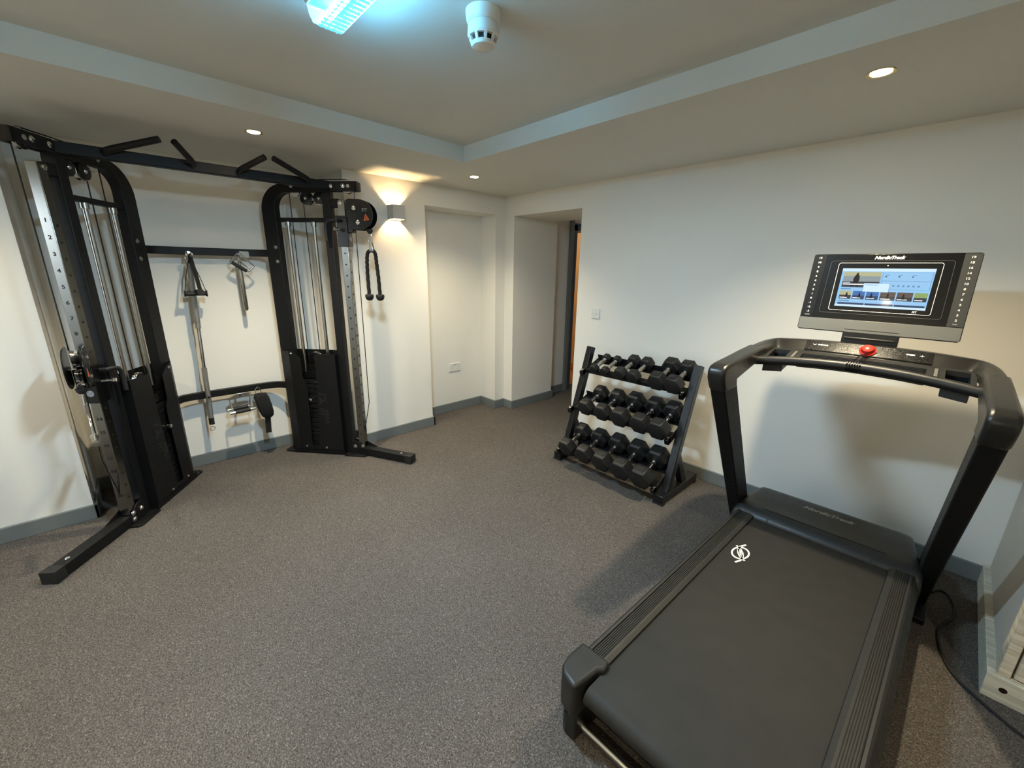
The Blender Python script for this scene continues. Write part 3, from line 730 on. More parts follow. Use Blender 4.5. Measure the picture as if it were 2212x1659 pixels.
# ------------------------------------------------------------------ treadmill
TXC, TPH = 3.05678879, .0247691
tax = V((math.cos(TPH), math.sin(TPH), 0)); tay = V((-math.sin(TPH), math.cos(TPH), 0)); TO = V((TXC, 0, 0))
def P(a, b_, z): return TO + tax * a + tay * b_ + V((0, 0, z))
def PD(a, b_, z): return P(a + min(0, b_ + .70) * .0415, b_, z)     # deck, slightly skewed
tm = thing('treadmill', 'large black treadmill with tilted touchscreen console facing the room', 'treadmill', P(0, -1.1, 0))
def tp(name, mb, m='black_plastic', parent=None, **k): return obj(name, mb, m, parent or tm, **k)
tp('deck_frame', MB().box(-.345, .345, -2.02, -.34, .03, .175, PD), 'black', bevel=.005)
# belt
pr = [(-.66, .236)] + [(-2.085 + .034 * math.cos(a), .202 + .034 * math.sin(a)) for a in [PI / 2 + PI * i / 10 for i in range(11)]] + [(-.66, .17)]
bl = tp('running_belt', MB().prism(pr, -.272, .272, lambda p, q, t: PD(t, p, q)), 'belt', ang=30)
# belt emblem: ring crossed by two curved strokes
ec = (-.208, -1.045); ez = .2365
b = MB()
def flat(polys):
    for pl in polys: b.prism(pl, ez, ez + .0008, lambda p, q, t: PD(p, q, t))
R1, R2 = .044, .036
for i in range(32):
    a0, a1 = 2 * PI * i / 32, 2 * PI * (i + 1) / 32
    flat([[(ec[0] + R1 * math.cos(a0) * .82, ec[1] + R1 * math.sin(a0) * 1.25), (ec[0] + R1 * math.cos(a1) * .82, ec[1] + R1 * math.sin(a1) * 1.25), (ec[0] + R2 * math.cos(a1) * .80, ec[1] + R2 * math.sin(a1) * 1.25), (ec[0] + R2 * math.cos(a0) * .80, ec[1] + R2 * math.sin(a0) * 1.25)]])
def stroke(pts, w):
    for i in range(len(pts) - 1):
        p0, p1 = V((*pts[i], 0)), V((*pts[i + 1], 0)); d = (p1 - p0).normalized(); n = V((-d.y, d.x, 0)) * w / 2; e = d * .001
        flat([[((p0 - e + n).x + ec[0], (p0 - e + n).y + ec[1]), ((p1 + e + n).x + ec[0], (p1 + e + n).y + ec[1]), ((p1 + e - n).x + ec[0], (p1 + e - n).y + ec[1]), ((p0 - e - n).x + ec[0], (p0 - e - n).y + ec[1])]])
stroke([(-.005, .083), (-.018, .052), (-.017, .02), (-.006, -.008), (.010, -.03), (.033, -.045)], .009)
stroke([(.009, -.085), (.020, -.055), (.018, -.022), (.006, .008), (-.010, .03), (-.033, .045)], .009)
stroke([(-.016, .024), (.016, -.026)], .012)
obj('belt_emblem', b, 'whitemark', bl, smooth=False)
# side rails with grooves
for s in (-1, 1):
    inn, out = .270, .352
    prof = [(inn, .225), (inn + .004, .246), (inn + .018, .252)]
    g0, g1 = inn + .022, out - .014; ng = 7
    for i in range(ng):
        g = g0 + (g1 - g0) * i / ng; w = (g1 - g0) / ng
        prof += [(g, .253), (g + w * .62, .253), (g + w * .68, .2495), (g + w * .92, .2495)]
    prof += [(out - .012, .255), (out - .004, .256), (out + .004, .250), (out + .026, .195), (out + .028, .13), (out + .015, .11), (inn + .03, .11)]
    b = MB().prism([(s * p, q) for p, q in prof], -1.99, -.68, lambda p, q, t: PD(p, t, q))
    tp('side_rail', b, 'dark_plastic', smooth=False)
    # rounded end cap and the dark foot under it
    cap = [(inn + .0, -1.985), (out + .028, -1.985), (out + .028, -2.065), (out + .018, -2.105), (out - .004, -2.128), (inn + .022, -2.142), (inn + .016, -2.10), (inn + .010, -2.04), (inn - .008, -2.02)]
    c_ = tp('rail_end_cap', MB().prism([(s * p, q) for p, q in cap], .12, .258, lambda p, q, t: PD(p, q, t)), 'dark_plastic', bevel=.012, segs=3)
    ft = [(inn + .022, -1.90), (out + .020, -1.90), (out + .020, -2.06), (out + .006, -2.10), (out - .012, -2.118), (inn + .024, -2.12)]
    tp('rear_foot', MB().prism([(s * p, q) for p, q in ft], .0, .125, lambda p, q, t: PD(p, q, t)), 'black_plastic', bevel=.008)
    b = MB().lathe([(.006, 0), (.006, .0015), (0, .0015)], PD(s * (out - .02), -2.121, .10), -tay, 12); obj('screw_hole', b, 'vent', c_)
tp('rear_crossbar', MB().cyl(PD(-.30, -2.075, .032), PD(.30, -2.075, .032), .014, 14), 'steel')
# motor hood
hs_ = [(-.300, .300, .05), (-.302, .312, .20), (-.312, .322, .235), (-.332, .330, .262), (-.362, .336, .281), (-.40, .341, .288), (-.50, .354, .289), (-.60, .371, .284), (-.632, .377, .279), (-.655, .381, .267), (-.674, .383, .252), (-.686, .384, .238), (-.690, .384, .17)]
secs = []
for b_, w_, z_ in hs_:
    z0_ = min(.08, z_ - .02); sh_ = min(.03, (z_ - z0_) * .5)
    secs.append([P(-w_, b_, z0_), P(-w_, b_, z_ - sh_), P(-w_ + .006, b_, z_ - sh_ * .35), P(-w_ + .018, b_, z_ - .003), P(-w_ + .04, b_, z_), P(w_ - .04, b_, z_), P(w_ - .018, b_, z_ - .003), P(w_ - .006, b_, z_ - sh_ * .35), P(w_, b_, z_ - sh_), P(w_, b_, z0_)])
hd = tp('motor_hood', MB().loft(secs), 'hood', ang=50)
b = MB().bar([P(-.25, -.628, .2815), P(.25, -.628, .2815)], .003, .002)
for s in (-1, 1): b.bar([P(s * .21, -.631, .2815), P(s * .212, -.688, .241)], .003, .002, up=(0, -.5, .8))
obj('hood_seam', b, 'vent', hd)
text('hood_lettering', 'NordicTrack', .043, P(.004, -.459, .2886), tax, tay, 'greymark', hd, shear=.35, fat=.0016, sx=.93, lift=.0002)
# leaning uprights
def rb(z): return -1.193 + .722 * (1.025 - z)
for s in (-1, 1):
    def ao(z): return .417 + (1.03 - z) * .011
    vs = []
    for z in (.02, 1.05):
        for a_, db in ((ao(z), 0), (ao(z) - .062, 0), (ao(z) - .062, .15), (ao(z), .15)): vs.append(P(s * a_, rb(z) + db, z))
    tp('upright', MB().hexa(vs), 'black', bevel=.006)
    tp('floor_skid', MB().box(min(s * .36, s * .43), max(s * .36, s * .43), -.62, -.22, 0, .03, P), 'black', bevel=.004)
    tp('upright_bracket', MB().box(min(s * .33, s * .375), max(s * .33, s * .375), -.56, -.40, .05, .17, P), 'black')
    # moulded hand rail: lower cap then arm forward
    side = [(-1.193, 1.018), (-1.052, 1.018), (-1.066, 1.054), (-1.02, 1.062), (-.83, 1.090), (-.74, 1.098), (-.74, 1.166), (-.90, 1.158), (-1.05, 1.148), (-1.18, 1.141), (-1.222, 1.134), (-1.243, 1.115), (-1.238, 1.08), (-1.215, 1.045)]
    tp('hand_rail', MB().prism(side, s * .350, s * .421, lambda p, q, t: P(t, p, q)), 'console', bevel=.014, segs=4, ang=50)
# console band curving round from arm to arm
st = [(.4215, -.80, .3495, -.80, 1.1645, 1.160, 1.093), (.4215, -.75, .3495, -.75, 1.168, 1.160, 1.098), (.420, -.66, .346, -.675, 1.173, 1.157, 1.100), (.408, -.575, .340, -.63, 1.180, 1.150, 1.102), (.378, -.505, .333, -.606, 1.185, 1.145, 1.104), (.318, -.467, .30, -.612, 1.189, 1.1455, 1.106), (.22, -.462, .215, -.622, 1.197, 1.149, 1.108), (.11, -.462, .11, -.630, 1.200, 1.152, 1.110), (0, -.462, 0, -.634, 1.2015, 1.153, 1.110)]
secs = []
def csec(s, ao_, bo, ai, bi, zt_, zf, zb):
    ca, cb = ao_ + (ai - ao_) * .62, bo + (bi - bo) * .66 if ao_ < .36 else bo + (bi - bo) * .35
    return [P(s * ai, bi, zb), P(s * ai, bi, zf - .006), P(s * (ai + (ca - ai) * .08), bi + (cb - bi) * .08, zf), P(s * (ca + (ai - ca) * .1), cb + (bi - cb) * .1, zt_ - .002), P(s * ca, cb, zt_), P(s * (ao_ + (ca - ao_) * .3), bo + (cb - bo) * .3, zt_ - .004), P(s * ao_, bo, zt_ - .022), P(s * ao_, bo, zb + .005)]
secs = [csec(1, *q) for q in st] + [csec(-1, *q) for q in reversed(st[:-1])]
cb_ = tp('console_band', MB().loft(secs), 'console', ang=40, sub=2)
# glossy control strip lying on the sloping face
def strip(a, k):   # k 0 front edge, 1 crest
    a_ = abs(a)
    for i in range(len(st) - 1, 0, -1):
        q0, q1 = st[i], st[i - 1]
        if q0[2] <= a_ <= q1[2] + 1e-6:
            w = (a_ - q0[2]) / (q1[2] - q0[2]); break
    bi = q0[3] + (q1[3] - q0[3]) * w; bo = q0[1] + (q1[1] - q0[1]) * w; zf = q0[5] + (q1[5] - q0[5]) * w; zt_ = q0[4] + (q1[4] - q0[4]) * w
    cb2 = bo + (bi - bo) * .66
    return bi + (cb2 - bi) * (.10 + .78 * k), zf + (zt_ - zf) * (.10 + .80 * k) + .0015
secs = []
for i in range(25):
    a = -.218 + .436 * i / 24
    b0, z0 = strip(a, 0); b1, z1 = strip(a, 1)
    secs.append([P(a, b0, z0 - .004), P(a, b0, z0 + .0012), P(a, b1, z1 + .0012), P(a, b1, z1 - .004)])
cs = tp('control_strip', MB().loft(secs), 'strip_gloss')
sb, sz_ = strip(.15, .5); sb2, sz2 = strip(.15, .9)
ud = P(0, sb2 - sb, sz2 - sz_) - TO
for aa, tx_ in ((-.150, 'INCLINE'), (.150, 'SPEED')):
    sb, sz_ = strip(abs(aa), .55)
    text('strip_lettering', tx_, .010, P(aa, sb, sz_ + .002), tax, ud, 'whitemark', cs, fat=.0004)
b = MB()
sb, sz_ = strip(.15, .55); c1 = P(-.183, sb, sz_ + .002); c2 = P(-.118, sb, sz_ + .002); udn = ud.normalized(); nn = tax.cross(udn)
b.bar([c1 + udn * .003 - tax * .007, c1 - udn * .003, c1 + udn * .003 + tax * .007], .0012, .001, up=nn)
b.bar([c2 - udn * .003 - tax * .007, c2 + udn * .003, c2 - udn * .003 + tax * .007], .0012, .001, up=nn)
c3 = P(.185, sb, sz_ + .002); c4 = P(.118, sb, sz_ + .002)
b.bar([c3 - tax * .007, c3 + tax * .007], .0015, .001, up=nn); b.bar([c3 - udn * .005, c3 + udn * .005], .0015, .001, up=nn)
b.bar([c4 - tax * .006, c4 + tax * .006], .0012, .001, up=nn)
obj('strip_symbols', b, 'whitemark', cs, smooth=False)
# tray: a sloping board with cup wells and an air vent
def tray(a, k, h=0):   # k 0 at the band, 1 at the bar
    e = (a / .345) ** 2
    b0 = -.632 + .022 * e; z0 = 1.152 - .006 * e
    b1 = -.762 - .040 * e; z1 = 1.132 - .020 * e
    return P(a, b0 + (b1 - b0) * k, z0 + (z1 - z0) * k + h)
cols = [-.346, -.330, -.262, -.232, -.208, -.10, 0, .10, .208, .232, .262, .330, .346]
krow = [0, .14, .30, .78, .90, 1.]
b = MB()
for i in range(len(cols) - 1):
    for j in range(len(krow) - 1):
        a0, a1 = cols[i], cols[i + 1]; m_ = (a0 + a1) / 2; k0, k1 = krow[j], krow[j + 1]
        if .262 < abs(m_) < .330 and j in (1, 2, 3): continue      # cup wells
        if abs(m_) < .208 and j in (2,): continue                  # vent
        b.hexa([tray(a0, k0, -.02), tray(a1, k0, -.02), tray(a1, k1, -.02), tray(a0, k1, -.02), tray(a0, k0), tray(a1, k0), tray(a1, k1), tray(a0, k1)])
ty = tp('console_tray', b, 'dark_plastic', smooth=False)
for s in (-1, 1):
    a0, a1 = sorted((s * .258, s * .334))
    b = MB()
    b.hexa([tray(a0, .10, -.062), tray(a1, .10, -.062), tray(a1, .94, -.058), tray(a0, .94, -.058), tray(a0, .10, -.054), tray(a1, .10, -.054), tray(a1, .94, -.05), tray(a0, .94, -.05)])
    for (p, q) in (((a0, .10), (a1, .10)), ((a0, .94), (a1, .94))):
        b.hexa([tray(p[0], p[1] - .02, -.06), tray(q[0], q[1] - .02, -.06), tray(q[0], q[1] + .02, -.06), tray(p[0], p[1] + .02, -.06), tray(p[0], p[1] - .02, -.004), tray(q[0], q[1] - .02, -.004), tray(q[0], q[1] + .02, -.004), tray(p[0], p[1] + .02, -.004)])
    for a_ in (a0, a1 - .004): b.hexa([tray(a_, .10, -.06), tray(a_ + .004, .10, -.06), tray(a_ + .004, .94, -.057), tray(a_, .94, -.057), tray(a_, .10, -.004), tray(a_ + .004, .10, -.004), tray(a_ + .004, .94, -.004), tray(a_, .94, -.004)])
    tp('cup_holder', b, 'navy', bevel=.003)
    b = MB().hexa([tray(s * .236 - .006, .22, 0), tray(s * .236 + .006, .22, 0), tray(s * .236 + .006, .84, 0), tray(s * .236 - .006, .84, 0), tray(s * .236 - .005, .22, .005), tray(s * .236 + .005, .22, .005), tray(s * .236 + .005, .84, .005), tray(s * .236 - .005, .84, .005)])
    obj('tray_rib', b, 'silver', ty, bevel=.002)
b = MB()
for i in range(6):
    a0, a1 = -.21 + .07 * i, -.14 + .07 * i
    b.hexa([tray(a0, .26, -.04), tray(a1, .26, -.04), tray(a1, .82, -.04), tray(a0, .82, -.04), tray(a0, .26, -.016), tray(a1, .26, -.016), tray(a1, .82, -.016), tray(a0, .82, -.016)])
vt = tp('air_vent', b, 'vent', smooth=False)
for j in range(4):
    k = .34 + j * .125; b = MB()
    secs = [[tray(-.205 + .41 * i / 12, k - .018, -.018), tray(-.205 + .41 * i / 12, k + .018, -.018), tray(-.205 + .41 * i / 12, k + .018, -.003), tray(-.205 + .41 * i / 12, k - .018, -.003)] for i in range(13)]
    obj('vent_fin', b.loft(secs), 'black_plastic', vt, smooth=False)
pts = []
for i in range(25):
    a = -.372 + .744 * i / 24; e = (a / .372) ** 2
    pts.append(P(a, -.776 - .042 * e, 1.128 - .024 * e))
tp('front_hand_bar', MB().tube(pts, .0205, 18), 'black_plastic')
# safety key with its cord wound round the bar
kb, kz = strip(.0, .45); kc = P(.012, kb, kz + .002); kn = nn
b = MB().lathe([(.030, -.002), (.030, .003), (.024, .006), (.024, .010), (.020, .018), (.012, .022), (0, .023)], kc, kn, 24)
sk = tp('safety_key', b, 'red')
b = MB()
e1 = P(-.012, -.772, 1.15)
b.tube([kc - udn * .022 + kn * .006, (kc + e1) / 2 + V((0, 0, .006)), e1], .0022, 6)
b.tube([kc - udn * .022 + tax * .003 + kn * .006, (kc + e1) / 2 + tax * .012 + V((0, 0, .006)), e1 + tax * .018], .0022, 6)
for j in range(6):
    cc = P(-.028 + j * .0085, -.776, 1.128)
    b.tube([cc + tay * (.0235 * math.cos(a)) + V((0, 0, .0235 * math.sin(a))) for a in [2 * PI * i / 16 for i in range(16)]], .0022, 6, closed=True)
obj('key_cord', b, 'black_gloss', sk)
# screen housing, tilted back
sA = P(0, -.5345, 1.242); sB = P(0, -.491, 1.591); sw = (sB - sA).normalized(); sn_ = tax.cross(sw)   # normal towards the runner
def Q(s_, w_, h_): return sA + tax * s_ + sw * w_ + sn_ * h_
SWD = .352
outl = [(-.279, .006), (-.272, 0), (.272, 0), (.279, .006), (.2735, SWD - .006), (.267, SWD), (-.267, SWD), (-.2735, SWD - .006)]
ds = tp('display', MB().prism(outl, -.030, 0, lambda p, q, t: Q(p, q, t)), 'black_gloss', bevel=.003)
b = MB().prism([(-.2765, .003), (.2765, .003), (.2755, .058), (-.2755, .058)], .0002, .0022, lambda p, q, t: Q(p, q, t)); obj('lower_band', b, 'silver', ds, bevel=.0012)
for s in (-1, 1):
    b = MB().prism([(s * .2275, .061), (s * .2755, .061), (s * .2715, SWD - .003), (s * .2225, SWD - .003)], .0002, .0020, lambda p, q, t: Q(p, q, t)); obj('number_plate', b, 'sideplate' if s > 0 else 'black', ds)
def frame_line(x0, x1, y0, y1, rr, w, h, tilt, m, name, par):
    pts = []
    for cx, cy, a0 in ((x1 - rr, y1 - rr, 0), (x0 + rr, y1 - rr, PI / 2), (x0 + rr, y0 + rr, PI), (x1 - rr, y0 + rr, 1.5 * PI)):
        for i in range(5):
            a = a0 + PI / 2 * i / 4; pts.append((cx + rr * math.cos(a), cy + rr * math.sin(a)))
    pts = [(p * (1 + tilt * (y1 - q)), q) for p, q in pts]
    b = MB(); b.tube([Q(p, q, h) for p, q in pts], w / 2, 6, closed=True); return obj(name, b, m, par)
frame_line(-.202, .202, .086, .321, .010, .0012, .0002, .10, 'bezel', 'bezel_line', ds)
b = MB().prism([(-.171, .100), (.171, .100), (.171, .311), (-.171, .311)], .0, .0015, lambda p, q, t: Q(p, q, t)); tb = obj('tablet', b, 'black_gloss', ds, bevel=.001)
frame_line(-.1715, .1715, .0995, .3115, .008, .0022, .001, .03, 'whitemark', 'tablet_rim', tb)
# screen picture: flat lit areas
mats = [emis('ui_base', (150, 200, 240), .95), emis('ui_light', (205, 232, 250), 1.0), emis('ui_photo_sky', (150, 165, 170), .8), emis('ui_photo_dark', (62, 66, 74), .7),
        emis('ui_sunset', (190, 190, 150), .85), emis('ui_blue', (70, 120, 190), .8), emis('ui_navy', (52, 78, 120), .7), emis('ui_figure', (22, 24, 28), .5), emis('ui_brown', (110, 95, 88), .7), emis('ui_grey', (110, 150, 190), .9), emis('ui_green', (150, 180, 110), .8), emis('ui_text', (245, 250, 255), 1.1)]
b = MB()
def R_(x0, x1, y0, y1, mi, h): b.prism([(x0, y0), (x1, y0), (x1, y1), (x0, y1)], h - .0002, h, lambda p, q, t: Q(p, q, t), mi)
X0, X1, Y0, Y1 = -.153, .154, .118, .288
fx = lambda t: X0 + (X1 - X0) * t
fy = lambda t: Y1 - (Y1 - Y0) * t
R_(X0, X1, Y0, Y1, 0, .0018)
R_(X0, X1, fy(.075), Y1, 1, .0020); R_(X0, X1, Y0, fy(.945), 1, .0020)
R_(fx(.47), fx(.985), fy(.52), fy(.085), 9, .0020); R_(fx(.475), fx(.98), fy(.515), fy(.09), 0, .0022)
R_(fx(.03), fx(.455), fy(.49), fy(.09), 2, .0020); R_(fx(.03), fx(.455), fy(.20), fy(.09), 4, .0022); R_(fx(.03), fx(.455), fy(.49), fy(.34), 3, .0022)
b.prism([(fx(.135), fy(.47)), (fx(.145), fy(.40)), (fx(.155), fy(.34)), (fx(.15), fy(.27)), (fx(.165), fy(.19)), (fx(.175), fy(.16)), (fx(.182), fy(.115)), (fx(.198), fy(.115)), (fx(.202), fy(.16)), (fx(.215), fy(.19)), (fx(.222), fy(.28)), (fx(.215), fy(.36)), (fx(.222), fy(.47)), (fx(.20), fy(.47)), (fx(.185), fy(.37)), (fx(.165), fy(.47))], .0022, .0024, lambda p, q, t: Q(p, q, t), 7)
R_(fx(.04), fx(.32), fy(.425), fy(.40), 11, .0026); R_(fx(.04), fx(.12), fy(.375), fy(.365), 11, .0026)
R_(fx(.47), fx(.97), fy(.315), fy(.305), 9, .0024)
for t in (.50, .64, .78): R_(fx(t), fx(t + .045), fy(.17), fy(.155), 9, .0024); R_(fx(t), fx(t + .02), fy(.215), fy(.19), 6, .0024)
for i in range(7):
    cx, cy = fx(.56 + i * .052), fy(.43)
    b.prism([(cx + .0042 * math.cos(2 * PI * k / 12), cy + .0042 * math.sin(2 * PI * k / 12)) for k in range(12)], .0022, .0024, lambda p, q, t: Q(p, q, t), 9)
R_(fx(.03), fx(.15), fy(.545), fy(.53), 6, .0024)
tiles = [(.03, .17, 4), (.185, .325, 5), (.34, .48, 5), (.495, .66, 8), (.675, .84, 8), (.855, .985, 10)]
for a0, a1, mi in tiles:
    R_(fx(a0), fx(a1), fy(.80), fy(.585), mi, .0020); R_(fx(a0), fx(a1), fy(.80), fy(.70), 6 if mi == 5 else 3, .0022)
    R_(fx(a0) + .003, fx(a0 + (a1 - a0) * .7), fy(.775), fy(.755), 11, .0024)
for a0 in (.115, .265, .40, .58, .745):
    cx = fx(a0); b.prism([(cx - .005, fy(.76)), (cx - .003, fy(.66)), (cx, fy(.61)), (cx + .003, fy(.66)), (cx + .005, fy(.76))], .0022, .0024, lambda p, q, t: Q(p, q, t), 7)
R_(fx(.03), fx(.16), fy(.855), fy(.84), 6, .0024)
for a0, a1 in ((.03, .34), (.35, .66), (.67, .985)): R_(fx(a0), fx(a1), fy(.945), fy(.895), 6, .0022)
R_(fx(.285), fx(.575), fy(.60), fy(.375), 9, .0028); R_(fx(.289), fx(.571), fy(.594), fy(.381), 1, .0030)
R_(fx(.31), fx(.45), fy(.425), fy(.413), 9, .0032)
scn = obj('touch_screen', b, mats, tb, smooth=False)
text('screen_title', 'Iron Moon, Finding Fitness', .0062, Q(fx(.035), fy(.412), .0027), tax, sw, 'whitemark', tb, align='LEFT') if False else None
text('tablet_lettering', 'FIT', .011, Q(.122, .1085, .0016), tax, sw, 'whitemark', tb, shear=.2, fat=.0003)
b = MB().lathe([(.0022, 0), (.0022, .0006), (0, .0006)], Q(0, .300, .0016), sn_, 10); obj('camera_dot', b, 'whitemark', tb)
text('display_lettering', 'NordicTrack', .0185, Q(-.002, .3335, .0004), tax, sw, 'whitemark', ds, shear=.3, fat=.0009)
for lst, sx_, nm in ((['12', '10', '9', '8', '6', '4', '3', '2', '1', '0', '-1', '-2', '-3'], -.2475, 'incline_numbers'), (['19', '18', '16', '14', '12', '10', '8', '7', '6', '5', '4', '3', '2'], .2475, 'speed_numbers')):
    tx = []
    for i, t_ in enumerate(lst):
        w_ = .334 - i * (.334 - .086) / 12
        tx.append(text(nm, t_, .0115, Q(sx_ * (1 + .0008 * i), w_, .0021), tax, sw, 'whitemark', ds, fat=.0003, sx=1.15))
    tx.append(text(nm, 'INCLINE' if sx_ < 0 else 'SPEED', .0052, Q(sx_ * 1.012, .0705, .0021), tax, sw, 'whitemark', ds))
    join_into(tx)
tp('display_neck', MB().box(-.098, .098, -.535, -.478, 1.165, 1.262, P).box(-.09, .09, -.545, -.50, 1.215, 1.225, P), 'black_plastic', bevel=.004)

# power cord
b = MB()
cp = [(3.515, -.30), (3.538, -.255), (3.566, -.262), (3.590, -.335), (3.594, -.415), (3.578, -.49), (3.552, -.575), (3.551, -.665), (3.574, -.784), (3.612, -.862), (3.655, -.905), (3.712, -.95), (3.775, -.99), (3.95, -1.06), (4.3, -1.1)]
P_ = []
n = len(cp) - 1
for i in range(n * 8 + 1):
    t = i / 8; k = min(int(t), n - 1); w = t - k
    g = lambda j: V((*cp[max(0, min(n, j))], .0065))
    p0, p1, p2, p3 = g(k - 1), g(k), g(k + 1), g(k + 2)
    P_.append(.5 * ((2 * p1) + (-p0 + p2) * w + (2 * p0 - 5 * p1 + 4 * p2 - p3) * w * w + (-p0 + 3 * p1 - 3 * p2 + p3) * w ** 3))
o = obj('power_cord', MB().tube(P_, .0055, 8), 'rubber'); tag(o, 'black power cord snaking over the carpet from the treadmill past the cupboard', 'cord')

# ------------------------------------------------------------------ built-in cupboard at the right edge
cpb = thing('cupboard', 'whitewashed timber cupboard on a low plinth beside the treadmill', 'cupboard', (4.2, -.45, 0))
obj('plinth', MB().box(3.667, 4.7, -.868, -.002, 0, .100), 'timber_y', cpb, bevel=.003)
obj('carcass', MB().box(3.692, 4.7, -.80, -.002, .1, H - .002), 'cup', cpb)
obj('door_frame', MB().box(3.690, 3.722, -.852, -.79, .1, H - .002).box(3.722, 4.7, -.852, -.79, .1, .106), 'timber', cpb, bevel=.002)
dr = obj('door', MB().box(3.728, 3.80, -.856, -.835, .112, 2.1).box(4.20, 4.27, -.856, -.835, .112, 2.1).box(3.80, 4.20, -.856, -.835, .112, .2).box(3.80, 4.20, -.856, -.835, 2.0, 2.1).box(3.79, 4.21, -.846, -.838, .19, 2.01), 'timber', cpb, bevel=.003)
obj('hinge', MB().box(3.7215, 3.7285, -.860, -.83, .30, .375).cyl((3.725, -.860, .30), (3.725, -.860, .375), .0045, 10), 'brass', dr)
b = MB().lathe([(.011, 0), (.010, .0008), (0, .001)], (3.715, -.868, .055), (0, -1, 0), 12); 
obj('knot', b, 'brass', cpb)

# ------------------------------------------------------------------ fittings
# wall sconce: open grey cube with a lamp inside
sy, szc = -1.231, 1.930; hw_ = .053
sc = thing('wall_sconce', 'grey cube wall light glowing up and down beside the tall niche', 'wall light', (.0, sy, szc))
b = MB(); t_ = .004; x0, x1, y0, y1, z0, z1 = .003, .103, sy - hw_, sy + hw_, szc - .053, szc + .053
b.box(x0, x0 + t_, y0, y1, z0, z1).box(x1 - t_, x1, y0, y1, z0, z1).box(x0 + t_, x1 - t_, y0, y0 + t_, z0, z1).box(x0 + t_, x1 - t_, y1 - t_, y1, z0, z1)
obj('shade', b, 'sconce', sc, smooth=False)
b = MB().lathe([(0, -.010), (.008, -.008), (.011, 0), (.008, .008), (0, .010)], (.053, sy, szc), (0, 0, 1), 14)
obj('bulb', b, 'sconce_bulb', sc)
obj('back_plate', MB().box(.0, .004, sy - .045, sy + .045, szc - .045, szc + .045), 'white', sc)
def light(name, kind, loc, energy, color, **k):
    l = D.lights.new(name, kind); l.energy = energy; l.color = color
    for a, v in k.items(): setattr(l, a, v)
    o = D.objects.new(name, l); COL.objects.link(o); o.location = loc; return o
WARM = (1., .855, .59); WARM2 = (1., .80, .54)
# recessed downlights
def downlight(x, y, label, e):
    d = thing('downlight', label, 'ceiling light', (x, y, H), 'recessed downlights')
    b = MB(); b.lathe([(.031, -.001), (.043, -.003), (.043, 0), (.031, 0)], (x, y, H), (0, 0, 1), 32); obj('trim_ring', b, 'brassring', d)
    b = MB(); b.lathe([(0, -.0022), (.031, -.0022), (.031, 0), (0, 0)], (x, y, H), (0, 0, 1), 28); obj('lamp_face', b, 'lamp', d)
    s = light('downlight_beam', 'SPOT', (x, y, H - .012), e, WARM, spot_size=math.radians(122), spot_blend=1.0, shadow_soft_size=.028)
    return d
downlight(.528, -2.300, 'recessed downlight glowing above the pull-up bar', 138)
downlight(.512, -.785, 'recessed downlight in the corner near the wall niche', 90)
downlight(2.957, -.845, 'recessed downlight above the treadmill console', 128)
for x, y, e in ((.53, -3.82, 60), (4.65, -2.6, 130), (2.91, -4.5, 400)): downlight(x, y, 'assumed recessed downlight out of view behind the camera', e)  # middle entry is an added warm fill lamp, no fixture known there
# emergency bulkhead on the raised ceiling
bk = thing('bulkhead_light', 'bright cool white bulkhead light with ribbed clear cover on the raised ceiling', 'ceiling light', (2.0, -2.355, HT))
bx0, bx1, by0, by1, bz0 = 1.795, 2.175, -2.412, -2.300, 2.208
obj('base_tray', MB().box(bx0 - .004, bx1 + .004, by0 - .004, by1 + .004, HT - .03, HT), 'white', bk, bevel=.006)
obj('lamp_tube', MB().cyl((bx0 + .03, -2.356, 2.24), (bx1 - .03, -2.356, 2.24), .013, 14), 'tube', bk)
def sec(k, z): return [V((x, y, z)) for x, y in ((bx0 + .012 * k, by0 + k * .010), (bx1 - .012 * k, by0 + k * .010), (bx1 - .012 * k, by1 - k * .010), (bx0 + .012 * k, by1 - k * .010))]
b = MB().loft([sec(0, HT - .03), sec(.4, 2.235), sec(1, 2.215), sec(2.0, 2.208)])
df = obj('clear_cover', b, 'diff', bk, bevel=.006, segs=3)
b = MB(); n = 15
for i in range(n):
    xx = bx0 + .03 + (bx1 - bx0 - .06) * i / (n - 1)
    b.prism([(xx - .006, 2.2078), (xx + .006, 2.2078), (xx, 2.2035)], by0 + .022, by1 - .022, lambda p, q, t: (p, t, q))
for k in range(4):
    yy = by0 + .03 + k * .017
    b.box(bx0 + .02, bx1 - .02, yy - .001, yy + .001, 2.2055, 2.2078)
obj('cover_ribs', b, 'diff', df, smooth=False)
al = light('bulkhead_glow', 'AREA', (2.0, -2.356, 2.196), 48, (.58, .81, 1.), shape='RECTANGLE', size=.34, size_y=.09)
